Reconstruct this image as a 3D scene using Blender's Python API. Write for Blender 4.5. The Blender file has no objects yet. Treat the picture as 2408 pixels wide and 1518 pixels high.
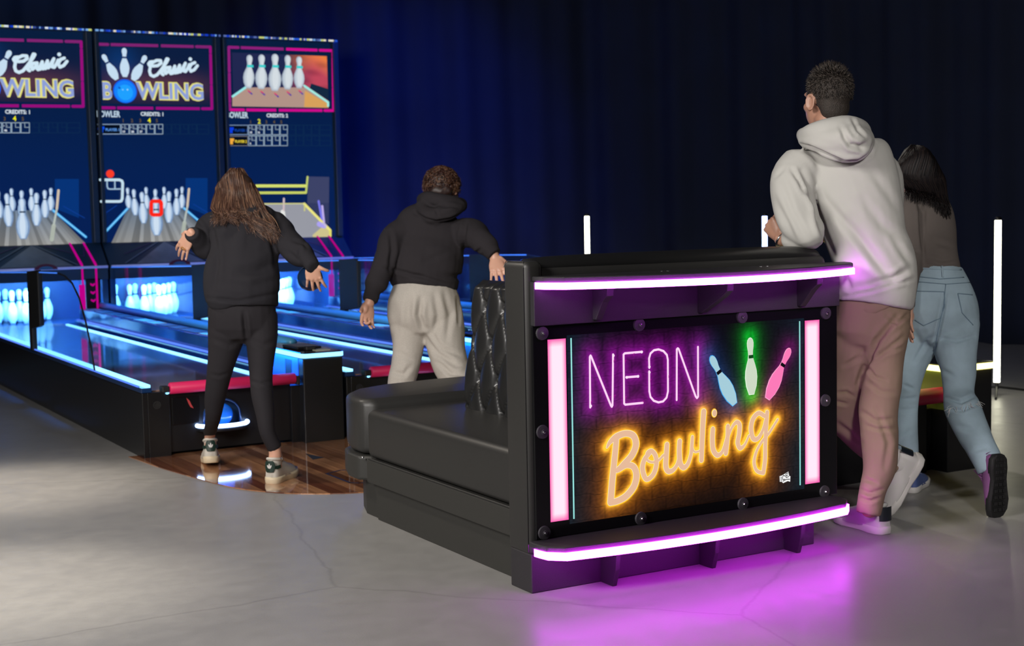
import bpy, bmesh, math, random
import numpy as np
from mathutils import Vector, Matrix, noise as mnoise
random.seed(7)
SC = bpy.context.scene
COL = SC.collection
PI = math.pi
V = Vector

# ------------------------------------------------------------------ camera
F_PX, CAM_H = 3344.0, 1.3
YAW, PITCH, ROLL = math.radians(29.938), math.radians(4.622), math.radians(1.117)
_f = V((math.sin(YAW)*math.cos(PITCH), math.cos(YAW)*math.cos(PITCH), -math.sin(PITCH)))
_rt = V((math.cos(YAW), -math.sin(YAW), 0))
_dn = _f.cross(_rt)
R_ = _rt*math.cos(ROLL) + _dn*math.sin(ROLL)
D_ = -_rt*math.sin(ROLL) + _dn*math.cos(ROLL)
CAM = V((0, 0, CAM_H))
cd = bpy.data.cameras.new('camera'); cam = bpy.data.objects.new('camera', cd); COL.objects.link(cam)
cd.sensor_width = 36; cd.lens = F_PX/2408*36; cd.clip_end = 100
cam.matrix_world = Matrix(((R_.x, -D_.x, -_f.x, 0), (R_.y, -D_.y, -_f.y, 0), (R_.z, -D_.z, -_f.z, CAM_H), (0, 0, 0, 1)))
cd.dof.use_dof = True; cd.dof.focus_distance = 5.0; cd.dof.aperture_fstop = 4.5
SC.camera = cam
SC.view_settings.view_transform = 'Standard'; SC.view_settings.look = 'None'
SC.view_settings.exposure = 0.0; SC.view_settings.gamma = 1.0
SC.cycles.use_denoising = True
SC.cycles.max_bounces = 8; SC.cycles.transparent_max_bounces = 12
SC.cycles.sample_clamp_indirect = 6.0

def ray(u, v): return R_*((u-1204)/F_PX) + D_*((v-759)/F_PX) + _f
def at(u, v, d): return CAM + ray(u, v)*d                       # d = distance along the view axis
def on_y(u, v, y): r = ray(u, v); return CAM + r*(y/r.y)
def on_x(u, v, x): r = ray(u, v); return CAM + r*(x/r.x)
def on_z(u, v, z=0.0): r = ray(u, v); return CAM + r*((z-CAM_H)/r.z)
RT = V((math.cos(YAW), -math.sin(YAW), 0)); FW = V((math.sin(YAW), math.cos(YAW), 0)); UP = V((0, 0, 1))

# ------------------------------------------------------------------ world and lights
W = bpy.data.worlds.new('world'); SC.world = W; W.use_nodes = True
W.node_tree.nodes['Background'].inputs[0].default_value = (0.12, 0.2, 0.6, 1)
W.node_tree.nodes['Background'].inputs[1].default_value = 0.005

def light(name, kind, loc, target, power, color, size=1.0, size_y=None, spot=None, blend=.6):
    l = bpy.data.lights.new(name, kind); l.energy = power; l.color = color
    if kind == 'AREA':
        l.size = size
        if size_y: l.shape = 'RECTANGLE'; l.size_y = size_y
    else: l.shadow_soft_size = size
    if kind == 'SPOT': l.spot_size = spot; l.spot_blend = blend
    o = bpy.data.objects.new(name, l); COL.objects.link(o)
    o.location = loc; o.rotation_euler = (V(target)-V(loc)).to_track_quat('-Z', 'Y').to_euler()
    return o
light('key_softbox', 'AREA', (-2.2, 3.0, 3.1), (2.6, 5.2, 0.3), 300, (1, .955, .91), 1.5)
light('spot_on_couple', 'SPOT', (0.9, -1.4, 2.9), (4.45, 4.4, .82), 800, (1, .96, .92), .35, spot=.40, blend=.65)  # added fill light for the backs of the couple
light('spot_on_bowlers', 'SPOT', (-1.2, -0.6, 3.0), (3.1, 6.9, 1.05), 1300, (1, .95, .9), .35, spot=.36, blend=.8)  # added fill light for the backs of the bowlers
light('ceiling_lamp_left', 'SPOT', (0.2, 8.0, 4.2), (0.9, 5.4, 0), 420, (1, .9, .78), .25, spot=1.3, blend=.9)
light('ceiling_spot_a', 'SPOT', (-.6, 8.5, 4.4), on_z(-10, 1150), 1300, (1, .88, .72), .15, spot=.34, blend=1)
light('ceiling_spot_b', 'SPOT', (-.8, 7.0, 4.4), on_z(-60, 1390), 1300, (1, .9, .76), .15, spot=.34, blend=1)
light('ceiling_lamp_right', 'SPOT', (6.4, 9.0, 4.2), (6.1, 5.4, 0), 420, (1, .93, .82), .25, spot=.9, blend=.9)
light('curtain_uplight', 'AREA', (6.1, 12.9, .25), (6.2, 14.1, 1.5), 26, (0.0, .075, 1), .8)
light('curtain_wash_blue', 'SPOT', (6.6, 11.4, 4.6), (6.2, 14.0, .6), 420, (0.0, .06, 1), .3, spot=1.5, blend=1)
light('curtain_wash_left', 'SPOT', (2.6, 13.1, 4.9), (2.8, 14.1, 3.2), 60, (.02, .30, .9), .4, spot=2.2, blend=1)
light('blue_rim', 'AREA', (5.6, 11.0, 2.2), (4.6, 6.0, 0.9), 14, (.02, .12, 1), 1.0)

# ------------------------------------------------------------------ materials
def lin(r, g, b):
    f = lambda c: (c/255/12.92) if c <= 10 else ((c/255+.055)/1.055)**2.4
    return (f(r), f(g), f(b), 1)
def mat(name, col=(.5, .5, .5), rough=.5, metal=0, bump=0, bscale=200, spec=.5, emit=None, estr=1, coat=0, vary=0, vscale=6, sheen=0, vcol=False):
    m = bpy.data.materials.new(name); m.use_nodes = True
    nt = m.node_tree; b = nt.nodes['Principled BSDF']
    b.inputs['Base Color'].default_value = (*col[:3], 1); b.inputs['Roughness'].default_value = rough
    b.inputs['Metallic'].default_value = metal; b.inputs['Specular IOR Level'].default_value = spec
    if coat: b.inputs['Coat Weight'].default_value = coat; b.inputs['Coat Roughness'].default_value = .05
    if sheen: b.inputs['Sheen Weight'].default_value = sheen
    tc = nt.nodes.new('ShaderNodeTexCoord')
    if emit:
        b.inputs['Emission Color'].default_value = (*emit[:3], 1); b.inputs['Emission Strength'].default_value = estr
    if vcol:
        a = nt.nodes.new('ShaderNodeAttribute'); a.attribute_name = 'Col'
        nt.links.new(a.outputs['Color'], b.inputs['Base Color'])
    if bump:
        n = nt.nodes.new('ShaderNodeTexNoise'); n.inputs['Scale'].default_value = bscale; n.inputs['Detail'].default_value = 4
        bp = nt.nodes.new('ShaderNodeBump'); bp.inputs['Strength'].default_value = bump; bp.inputs['Distance'].default_value = .004
        nt.links.new(tc.outputs['Object'], n.inputs['Vector']); nt.links.new(n.outputs['Fac'], bp.inputs['Height']); nt.links.new(bp.outputs['Normal'], b.inputs['Normal'])
    if vary:
        n = nt.nodes.new('ShaderNodeTexNoise'); n.inputs['Scale'].default_value = vscale; n.inputs['Detail'].default_value = 6
        nt.links.new(tc.outputs['Object'], n.inputs['Vector'])
        mx = nt.nodes.new('ShaderNodeMix'); mx.data_type = 'RGBA'
        mx.inputs[6].default_value = (*[c*(1-vary) for c in col[:3]], 1); mx.inputs[7].default_value = (*[min(1, c*(1+vary)) for c in col[:3]], 1)
        nt.links.new(n.outputs['Fac'], mx.inputs[0]); nt.links.new(mx.outputs[2], b.inputs['Base Color'])
    return m
def emis(name, col, s=1.0):
    m = bpy.data.materials.new(name); m.use_nodes = True; nt = m.node_tree; nt.nodes.clear()
    e = nt.nodes.new('ShaderNodeEmission'); o = nt.nodes.new('ShaderNodeOutputMaterial')
    e.inputs[0].default_value = (*col[:3], 1); e.inputs[1].default_value = s
    nt.links.new(e.outputs[0], o.inputs[0]); return m
def emis_vcol(name, s=1.0, gloss=0.03, rough=.15):
    m = bpy.data.materials.new(name); m.use_nodes = True; nt = m.node_tree; b = nt.nodes['Principled BSDF']
    a = nt.nodes.new('ShaderNodeAttribute'); a.attribute_name = 'Col'
    b.inputs['Base Color'].default_value = (.004, .004, .004, 1); b.inputs['Roughness'].default_value = rough
    b.inputs['Specular IOR Level'].default_value = gloss*10
    nt.links.new(a.outputs['Color'], b.inputs['Emission Color']); b.inputs['Emission Strength'].default_value = s
    return m
def glass(name, tint=(.8, .9, 1), refl=.05, glow=None):
    m = bpy.data.materials.new(name); m.use_nodes = True; nt = m.node_tree; nt.nodes.clear()
    t = nt.nodes.new('ShaderNodeBsdfTransparent'); t.inputs[0].default_value = (*tint, 1)
    g = nt.nodes.new('ShaderNodeBsdfGlossy'); g.inputs[1].default_value = .04
    fr = nt.nodes.new('ShaderNodeFresnel'); fr.inputs[0].default_value = 1.35
    mx = nt.nodes.new('ShaderNodeMixShader'); o = nt.nodes.new('ShaderNodeOutputMaterial')
    ml = nt.nodes.new('ShaderNodeMath'); ml.operation = 'MULTIPLY'; ml.inputs[1].default_value = .28; nt.links.new(fr.outputs[0], ml.inputs[0]); nt.links.new(ml.outputs[0], mx.inputs[0]); nt.links.new(t.outputs[0], mx.inputs[1]); nt.links.new(g.outputs[0], mx.inputs[2])
    nt.links.new(mx.outputs[0], o.inputs[0]); return m

def floor_material():
    m = mat('polished_concrete', rough=.3); nt = m.node_tree; b = nt.nodes['Principled BSDF']; L = nt.links.new
    tc = nt.nodes.new('ShaderNodeTexCoord')
    def nz(s, d=6, r=.6):
        n = nt.nodes.new('ShaderNodeTexNoise'); n.inputs['Scale'].default_value = s; n.inputs['Detail'].default_value = d; n.inputs['Roughness'].default_value = r
        L(tc.outputs['Object'], n.inputs['Vector']); return n
    a = nz(.9); c = nz(9, 8, .7); d = nz(160, 3)
    def rmp(src, p0, c0, p1, c1):
        r = nt.nodes.new('ShaderNodeValToRGB'); r.color_ramp.elements[0].position = p0; r.color_ramp.elements[0].color = c0
        r.color_ramp.elements[1].position = p1; r.color_ramp.elements[1].color = c1; L(src, r.inputs[0]); return r
    base = rmp(a.outputs['Fac'], .3, (.27, .265, .26, 1), .7, (.31, .305, .295, 1))
    mott = rmp(c.outputs['Fac'], .3, (.9, .9, .9, 1), .75, (1.05, 1.05, 1.05, 1))
    mul = nt.nodes.new('ShaderNodeMix'); mul.data_type = 'RGBA'; mul.blend_type = 'MULTIPLY'; mul.inputs[0].default_value = 1
    L(base.outputs[0], mul.inputs[6]); L(mott.outputs[0], mul.inputs[7])
    # hairline cracks
    dist = nt.nodes.new('ShaderNodeMixRGB'); dist.inputs[0].default_value = .09
    w = nz(3, 5); L(tc.outputs['Object'], dist.inputs[1]); L(w.outputs['Color'], dist.inputs[2])
    vo = nt.nodes.new('ShaderNodeTexVoronoi'); vo.feature = 'DISTANCE_TO_EDGE'; vo.inputs['Scale'].default_value = .42
    L(dist.outputs[0], vo.inputs['Vector'])
    cr = rmp(vo.outputs['Distance'], 0, (.7, .7, .7, 1), .002, (1, 1, 1, 1))
    mul2 = nt.nodes.new('ShaderNodeMix'); mul2.data_type = 'RGBA'; mul2.blend_type = 'MULTIPLY'; mul2.inputs[0].default_value = .6
    L(mul.outputs[2], mul2.inputs[6]); L(cr.outputs[0], mul2.inputs[7])
    # small dark specks
    vs = nt.nodes.new('ShaderNodeTexVoronoi'); vs.inputs['Scale'].default_value = 7; L(tc.outputs['Object'], vs.inputs['Vector'])
    sp = rmp(vs.outputs['Distance'], .006, (.7, .68, .66, 1), .02, (1, 1, 1, 1))
    mul3 = nt.nodes.new('ShaderNodeMix'); mul3.data_type = 'RGBA'; mul3.blend_type = 'MULTIPLY'; mul3.inputs[0].default_value = .8
    L(mul2.outputs[2], mul3.inputs[6]); L(sp.outputs[0], mul3.inputs[7])
    L(mul3.outputs[2], b.inputs['Base Color'])
    rr = rmp(c.outputs['Fac'], .3, (.32, .32, .32, 1), .7, (.44, .44, .44, 1)); L(rr.outputs[0], b.inputs['Roughness'])
    bp = nt.nodes.new('ShaderNodeBump'); bp.inputs['Strength'].default_value = .12; bp.inputs['Distance'].default_value = .003
    L(d.outputs['Fac'], bp.inputs['Height']); L(bp.outputs['Normal'], b.inputs['Normal'])
    return m
def wood_material(name, width, length, c1, c2, rough=.08, coat=1.0, spread=.5):
    m = mat(name, rough=rough, coat=coat); nt = m.node_tree; b = nt.nodes['Principled BSDF']; L = nt.links.new
    tc = nt.nodes.new('ShaderNodeTexCoord'); mp = nt.nodes.new('ShaderNodeMapping'); mp.inputs['Rotation'].default_value = (0, 0, PI/2)
    L(tc.outputs['Object'], mp.inputs['Vector'])
    br = nt.nodes.new('ShaderNodeTexBrick'); br.inputs['Scale'].default_value = 1; br.inputs['Brick Width'].default_value = length
    br.inputs['Row Height'].default_value = width; br.inputs['Mortar Size'].default_value = .0008
    br.inputs['Color1'].default_value = (*c1, 1); br.inputs['Color2'].default_value = (*c2, 1); br.inputs['Mortar'].default_value = (c2[0]*.5, c2[1]*.5, c2[2]*.5, 1)
    br.inputs['Bias'].default_value = spread - .5
    L(mp.outputs[0], br.inputs['Vector'])
    mp2 = nt.nodes.new('ShaderNodeMapping'); mp2.inputs['Scale'].default_value = (60, 2.2, 1); L(tc.outputs['Object'], mp2.inputs['Vector'])
    n = nt.nodes.new('ShaderNodeTexNoise'); n.inputs['Scale'].default_value = 1; n.inputs['Detail'].default_value = 6; L(mp2.outputs[0], n.inputs['Vector'])
    r = nt.nodes.new('ShaderNodeValToRGB'); r.color_ramp.elements[0].position = .3; r.color_ramp.elements[0].color = (.68, .64, .6, 1); r.color_ramp.elements[1].position = .65; r.color_ramp.elements[1].color = (1.1, 1.1, 1.1, 1)
    L(n.outputs['Fac'], r.inputs[0])
    mx = nt.nodes.new('ShaderNodeMix'); mx.data_type = 'RGBA'; mx.blend_type = 'MULTIPLY'; mx.inputs[0].default_value = 1
    L(br.outputs['Color'], mx.inputs[6]); L(r.outputs[0], mx.inputs[7]); L(mx.outputs[2], b.inputs['Base Color'])
    return m

M = {}
M['floor'] = floor_material()
M['wood'] = wood_material('glossy_plank_print', .058, 2.3, (.60, .29, .14), (.13, .026, .010), spread=.47)
M['lanewood'] = wood_material('lane_wood', .03, .9, (.42, .25, .19), (.30, .17, .12), rough=.09, spread=.5)
M['leather'] = mat('black_leather', (.024, .0235, .0225), .46, bump=.07, bscale=420, spec=.5)
M['leather2'] = mat('black_leather_shiny', (.014, .014, .0142), .33, bump=.05, bscale=350, spec=.6)
M['plinth'] = mat('black_vinyl', (.028, .0275, .025), .55, bump=.1, bscale=500)
M['hdpe'] = mat('textured_black_plastic', (.022, .020, .024), .42, bump=.6, bscale=700)
M['black'] = mat('black_gloss', (.006, .006, .007), .18)
M['boxblack'] = mat('black_laminate', (.008, .008, .009), .33, bump=.05, bscale=300)
M['rubber'] = mat('black_rubber', (.01, .01, .01), .6)
M['bolt'] = mat('bolt_plastic', (.05, .045, .055), .4, bump=.3, bscale=900)
M['steel'] = mat('steel', (.5, .5, .52), .25, metal=1)
M['curtain'] = mat('navy_curtain', (.005, .010, .032), .9, bump=.2, bscale=900, vary=.3, vscale=2)
M['navy'] = mat('navy_cabinet', (.012, .036, .075), .45)
M['navy_gloss'] = mat('navy_gloss', (.012, .04, .13), .07, spec=.8)
M['hoodprint'] = mat('hood_print', (.15, .19, .24), .3, vary=.7, vscale=5)
M['pinwhite'] = mat('pin_white', (.85, .87, .9), .3, )
M['pinband'] = mat('pin_band', (.01, .02, .05), .4)
M['roller'] = mat('red_roller', (.78, .02, .13), .45, bump=.05, bscale=100)
M['ledge'] = mat('blue_pipe', (.08, .36, .60), .35)
M['card'] = mat('cream_card', (.5, .52, .38), .5)
M['card_dark'] = mat('grey_card', (.10, .11, .13), .4)
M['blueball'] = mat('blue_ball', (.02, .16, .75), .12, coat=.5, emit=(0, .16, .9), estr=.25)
M['darkball'] = mat('dark_ball', (.006, .02, .06), .12)
M['neon'] = emis('neon_blue', (.22, .62, 1.0), 2.6)
M['neon_dim'] = emis('neon_violet_blue', (.10, .22, 1.0), 1.3)
M['neon_white'] = emis('neon_white_blue', (.5, .8, 1.0), 5)
M['ring'] = emis('ring_light', (.55, .85, 1.6), 6)
M['purple'] = emis('purple_led', (21, 1.08, 28), 1)
M['purple_shelf'] = emis('purple_led_shelf', (11, 1.15, 15), 1)
M['yellow'] = emis('yellow_led', (4.2, 3.6, 1.0), 1)
M['tube_warm'] = emis('tube_warm', (1.0, .97, .72), 7)
M['tube_blue'] = emis('tube_blue', (.55, .75, 1.5), 6)
M['magenta'] = emis('magenta_strip', (.62, .0, .30), .8)
M['magenta_frame'] = emis('magenta_frame', lin(150, 20, 112), 1)
M['pinkbar'] = emis('pink_bar', lin(255, 228, 240), 1.35)
M['pinkedge'] = emis('pink_edge', lin(255, 110, 190), 1)
M['cyan'] = emis('cyan_line', lin(150, 228, 226), 1)
M['art'] = emis_vcol('backlit_print', 1.0)
M['screen'] = emis_vcol('screen_image', 1.0)
M['glass'] = glass('clear_panel', (.90, .96, 1))
M['glass_edge'] = mat('panel_edge', (.1, .25, .7), .2, emit=(.05, .22, 1), estr=.7)
M['panel_rail'] = mat('panel_rail', (.35, .4, .6), .2, emit=(.25, .3, .9), estr=.25)
M['green'] = mat('green_panel', (.10, .13, .02), .4)  # green light falling on the right console side, put into the colour

# ------------------------------------------------------------------ mesh helpers
class MB:
    def __init__(s): s.v = []; s.f = []; s.c = []
    def add(s, vs, fs, col=None):
        n = len(s.v); s.v += [tuple(p) for p in vs]; s.f += [tuple(i+n for i in f) for f in fs]
        s.c += [col]*len(fs); return s
    def box(s, x0, x1, y0, y1, z0, z1, col=None):
        return s.add([(x0, y0, z0), (x1, y0, z0), (x1, y1, z0), (x0, y1, z0), (x0, y0, z1), (x1, y0, z1), (x1, y1, z1), (x0, y1, z1)],
                     [(0, 3, 2, 1), (4, 5, 6, 7), (0, 1, 5, 4), (1, 2, 6, 5), (2, 3, 7, 6), (3, 0, 4, 7)], col)
    def prism(s, pts, d, col=None):
        n = len(pts); a = [V(p) for p in pts]; b = [p+V(d) for p in a]
        return s.add(a+b, [tuple(range(n))[::-1], tuple(range(n, 2*n))]+[(i, (i+1) % n, n+(i+1) % n, n+i) for i in range(n)], col)
    def rings(s, rs, closed_u=True, cap=True, col=None):
        n = len(rs[0]); vs = [p for r in rs for p in r]; fs = []
        for k in range(len(rs)-1):
            for i in range(n if closed_u else n-1):
                j = (i+1) % n; fs.append((k*n+i, k*n+j, (k+1)*n+j, (k+1)*n+i))
        if cap: fs += [tuple(range(n))[::-1], tuple((len(rs)-1)*n+i for i in range(n))]
        return s.add(vs, fs, col)
    def tube(s, pts, r, n=8, col=None, cap=True, side=None):
        """r: number, list of numbers or list of (a, b); a is the half width along side"""
        pts = [V(p) for p in pts]; m = len(pts)
        rr = r if isinstance(r, (list, tuple)) else [r]*m
        rs = []; prev = None
        for i, p in enumerate(pts):
            t = (pts[min(i+1, m-1)]-pts[max(i-1, 0)])
            t = t.normalized() if t.length > 1e-9 else UP
            if side is not None: a = V(side) - t*V(side).dot(t)
            elif prev is None: a = t.orthogonal()
            else: a = prev - t*prev.dot(t)
            if a.length < 1e-6: a = t.orthogonal()
            a.normalize(); prev = a; b = t.cross(a)
            ra, rb = rr[i] if isinstance(rr[i], (tuple, list)) else (rr[i], rr[i])
            rs.append([p + a*(ra*math.cos(2*PI*k/n)) + b*(rb*math.sin(2*PI*k/n)) for k in range(n)])
        return s.rings(rs, cap=cap, col=col)
    def limb(s, keys, n=18, side=None, k=4, col=None, f0=False, f1=False):
        """keys: (point, radius or (a, b)); smooth interpolation and rounded ends"""
        P = [V(q[0]) for q in keys]; A = [q[1] if isinstance(q[1], tuple) else (q[1], q[1]) for q in keys]
        pts, rad = [], []
        m = len(P)
        def cr(a, b, c, d, t): return .5*((2*b)+(c-a)*t+(2*a-5*b+4*c-d)*t*t+(3*b-a-3*c+d)*t**3)
        for i in range(m-1):
            i0, i3 = max(i-1, 0), min(i+2, m-1)
            for q in range(k):
                t = q/k
                pts.append(cr(P[i0], P[i], P[i+1], P[i3], t))
                rad.append(tuple(max(.002, cr(A[i0][j], A[i][j], A[i+1][j], A[i3][j], t)) for j in (0, 1)))
        pts.append(P[-1]); rad.append(A[-1])
        t0 = (pts[0]-pts[1]).normalized(); t1 = (pts[-1]-pts[-2]).normalized(); m0 = min(rad[0]); m1 = min(rad[-1])
        e0, e1 = ((.008, .007) if f0 else (m0*.62, m0*.4)), ((.008, .007) if f1 else (m1*.62, m1*.4))
        g0, g1 = ((.6, .97) if f0 else (.35, .78)), ((.6, .97) if f1 else (.35, .78))
        pts = [pts[0]+t0*e0[0], pts[0]+t0*e0[1]] + pts + [pts[-1]+t1*e1[1], pts[-1]+t1*e1[0]]
        rad = [tuple(x*g0[0] for x in rad[0]), tuple(x*g0[1] for x in rad[0])] + rad + [tuple(x*g1[1] for x in rad[-1]), tuple(x*g1[0] for x in rad[-1])]
        return s.tube(pts, rad, n, col, side=side)
    def ell(s, c, r, ax=None, n=14, col=None):
        """ellipsoid with half sizes r along axes ax (three vectors)"""
        c = V(c); r = r if isinstance(r, (tuple, list)) else (r, r, r)
        ax = ax or (V((1, 0, 0)), V((0, 1, 0)), V((0, 0, 1)))
        rs = []
        for i in range(n+1):
            th = .04 + (PI-.08)*i/n
            rs.append([c + ax[2]*(-r[2]*math.cos(th)) + ax[0]*(r[0]*math.sin(th)*math.cos(2*PI*k/(n+4))) + ax[1]*(r[1]*math.sin(th)*math.sin(2*PI*k/(n+4))) for k in range(n+4)])
        return s.rings(rs, col=col)
    def lathe(s, prof, c=(0, 0, 0), n=24, col=None):
        return s.rings([[(c[0]+r*math.cos(2*PI*k/n), c[1]+r*math.sin(2*PI*k/n), c[2]+z) for k in range(n)] for r, z in prof], col=col)
    def mesh(s, name):
        me = bpy.data.meshes.new(name); me.from_pydata(s.v, [], s.f)
        if any(c is not None for c in s.c):
            ca = me.color_attributes.new('Col', 'FLOAT_COLOR', 'CORNER')
            arr = []
            for f, c in zip(s.f, s.c):
                c = c or (0, 0, 0, 1)
                if isinstance(c[0], (tuple, list)):
                    for q in c: arr += [*q[:3], 1]
                else: arr += [*c[:3], 1]*len(f)
            ca.data.foreach_set('color', arr)
        me.validate(); return me

def place(o, parent):
    if parent is not None:
        o.parent = parent
        if parent.type == 'EMPTY': o.matrix_parent_inverse = Matrix.Translation(-V(parent.location))
    return o
def obj(name, mb, m, parent=None, smooth=False, bevel=0, seg=2, recalc=True, loose=None, label=None):
    me = mb.mesh(name) if isinstance(mb, MB) else mb
    if recalc:
        b = bmesh.new(); b.from_mesh(me); bmesh.ops.recalc_face_normals(b, faces=b.faces); b.to_mesh(me); b.free()
    me.materials.append(m)
    if smooth: me.polygons.foreach_set('use_smooth', [True]*len(me.polygons))
    o = bpy.data.objects.new(name, me); COL.objects.link(o)
    if bevel:
        md = o.modifiers.new('bevel', 'BEVEL'); md.width = bevel; md.segments = seg; md.limit_method = 'ANGLE'; md.angle_limit = .6
    if label: o['label'] = label
    return place(o, parent)
def tag(o, label, cat, group=None, kind=None):
    if label: o['label'] = label
    if cat: o['category'] = cat
    if group: o['group'] = group
    if kind: o['kind'] = kind
    return o
def thing(name, label, cat, loc=(0, 0, 0), group=None):
    o = bpy.data.objects.new(name, None); COL.objects.link(o); o.location = loc; o.empty_display_size = .1
    return tag(o, label, cat, group)
def struct(name, mb, m, **k):
    o = obj(name, mb, m, **k); o['kind'] = 'structure'; return o
def copy_tree(o, delta=None, parent=None):
    c = o.copy(); COL.objects.link(c)
    if parent is not None: c.parent = parent
    if delta is not None: c.location = o.location + V(delta)
    for ch in list(o.children): copy_tree(ch, None, c)
    return c

def solid(name, mb, m, parent, voxel=.008, smooth=6, disp=None, color=None, factor=.5):
    """fuse overlapping closed shapes into one continuous skin, smooth it, then push it by disp(pos, nrm)"""
    me = mb.mesh(name+'_raw'); t = bpy.data.objects.new(name+'_raw', me); COL.objects.link(t)
    r = t.modifiers.new('r', 'REMESH'); r.mode = 'VOXEL'; r.voxel_size = voxel
    if smooth:
        q = t.modifiers.new('s', 'SMOOTH'); q.iterations = smooth; q.factor = factor
    dg = bpy.context.evaluated_depsgraph_get(); dg.update()
    new = bpy.data.meshes.new_from_object(t.evaluated_get(dg))
    bpy.data.objects.remove(t); bpy.data.meshes.remove(me); new.name = name
    n = len(new.vertices); co = np.zeros(n*3); new.vertices.foreach_get('co', co); co = co.reshape(-1, 3)
    no = np.zeros(n*3); new.vertices.foreach_get('normal', no); no = no.reshape(-1, 3)
    if disp is not None:
        co2 = co + no*disp(co, no)[:, None]; new.vertices.foreach_set('co', co2.ravel())
    if color is not None:
        ca = new.color_attributes.new('Col', 'FLOAT_COLOR', 'POINT'); c = color(co, no)
        ca.data.foreach_set('color', np.concatenate([c, np.ones((n, 1))], 1).ravel())
    new.materials.clear(); new.materials.append(m)
    new.polygons.foreach_set('use_smooth', [True]*len(new.polygons)); new.update()
    o = bpy.data.objects.new(name, new); COL.objects.link(o)
    return place(o, parent)

def seg_dist(co, a, b):
    a = np.array(a); b = np.array(b); d = b-a; t = np.clip(((co-a)@d)/max(d@d, 1e-9), 0, 1)
    return np.linalg.norm(co-(a+t[:, None]*d), axis=1), t
def folds(lst, base=None):
    """lst: (points, depth, width) grooves (depth > 0) or ridges (< 0)"""
    def f(co, no):
        h = np.zeros(len(co))
        for pts, dep, w in lst:
            dm = np.full(len(co), 9.); tm = np.zeros(len(co)); n = len(pts)-1
            for i in range(n):
                d, t = seg_dist(co, pts[i], pts[i+1]); k = d < dm
                dm[k] = d[k]; tm[k] = (t[k]+i)/n
            env = np.sin(PI*np.clip(tm*.9+.05, 0, 1))**.6
            h -= dep*env*(np.exp(-(dm/w)**2) - .5*np.exp(-((dm-1.9*w)/w)**2))
        if base is not None: h += base(co)
        return h
    return f
def waves(amp, sx, sy, sz, seed=0):
    """cheap smooth cloth ripple: sum of sines"""
    rnd = np.random.RandomState(seed); K = [(rnd.normal(0, 1, 3)*np.array([sx, sy, sz]), rnd.uniform(0, 6.28), rnd.uniform(.5, 1)) for _ in range(10)]
    def f(co):
        w = co + .02*np.sin(co[:, [2, 0, 1]]*23)
        h = sum(a*np.sin(w@k+p) for k, p, a in K)/5
        return amp*(np.abs(h)**.7*np.sign(h))
    return f

# 2D artwork on a plane, as coloured faces that give off light (backlit print or screen)
class Art(MB):
    def __init__(s, ypl, nrm=(0, -1, 0)): super().__init__(); s.y = ypl; s.step = .0012
    def P(s, x, z, layer): return (x, s.y - layer*s.step, z)
    def poly(s, pts, col, layer=1): return s.add([s.P(x, z, layer) for x, z in pts], [tuple(range(len(pts)))], col)
    def circle(s, c, r, col, layer=1, n=20, ry=None): return s.poly([(c[0]+r*math.cos(2*PI*i/n), c[1]+(ry or r)*math.sin(2*PI*i/n)) for i in range(n)], col, layer)
    def stroke(s, pts, w, col, layer=1, closed=False, cap=True):
        ws = w if isinstance(w, (list, tuple)) else [w]*len(pts)
        if closed: pts = list(pts)+[pts[0]]; ws = list(ws)+[ws[0]]
        for i in range(len(pts)-1):
            (x0, z0), (x1, z1) = pts[i], pts[i+1]; dx, dz = x1-x0, z1-z0; l = math.hypot(dx, dz) or 1
            nx, nz = -dz/l/2, dx/l/2; a, b = ws[i], ws[i+1]
            s.poly([(x0+nx*a, z0+nz*a), (x0-nx*a, z0-nz*a), (x1-nx*b, z1-nz*b), (x1+nx*b, z1+nz*b)], col, layer)
        for i, p in enumerate(pts):
            if cap or 0 < i < len(pts)-1: s.circle(p, ws[i]/2, col, layer, 10)
    def grid(s, x0, x1, z0, z1, nx, nz, fn, layer=0):
        X, Z = np.meshgrid(np.linspace(x0, x1, nx+1), np.linspace(z0, z1, nz+1)); C = fn(X, Z)
        vs = [s.P(X[j, i], Z[j, i], layer) for j in range(nz+1) for i in range(nx+1)]
        n0 = len(s.v); s.v += vs
        for j in range(nz):
            for i in range(nx):
                q = (j*(nx+1)+i, j*(nx+1)+i+1, (j+1)*(nx+1)+i+1, (j+1)*(nx+1)+i)
                s.f.append(tuple(n0+k for k in q)); s.c.append([tuple(C[j, i]), tuple(C[j, i+1]), tuple(C[j+1, i+1]), tuple(C[j+1, i])])
    def text(s, txt, x, z, size, col, layer=1, bold=0, shear=0, width=None, slope=0):
        cu = bpy.data.curves.new('t', 'FONT'); cu.body = txt; cu.size = 1; cu.offset = bold; cu.resolution_u = 3
        o = bpy.data.objects.new('t', cu); COL.objects.link(o); dg = bpy.context.evaluated_depsgraph_get(); dg.update()
        me = bpy.data.meshes.new_from_object(o.evaluated_get(dg)); bpy.data.objects.remove(o)
        if len(me.vertices):
            xs = [v.co.x for v in me.vertices]; x0, x1 = min(xs), max(xs); k = size/.7
            kx = width/(x1-x0) if width else k
            vs = [s.P(x+(v.co.x-x0)*kx+v.co.y*k*shear, z+v.co.y*k+(v.co.x-x0)*kx*slope, layer) for v in me.vertices]
            s.add(vs, [tuple(p.vertices) for p in me.polygons], col)
        bpy.data.meshes.remove(me)
PINP = [(0, .068), (.04, .085), (.15, .135), (.3, .158), (.42, .146), (.52, .112), (.62, .072), (.69, .060), (.76, .064), (.84, .082), (.9, .085), (.95, .072), (.985, .042), (1, .001)]
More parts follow.
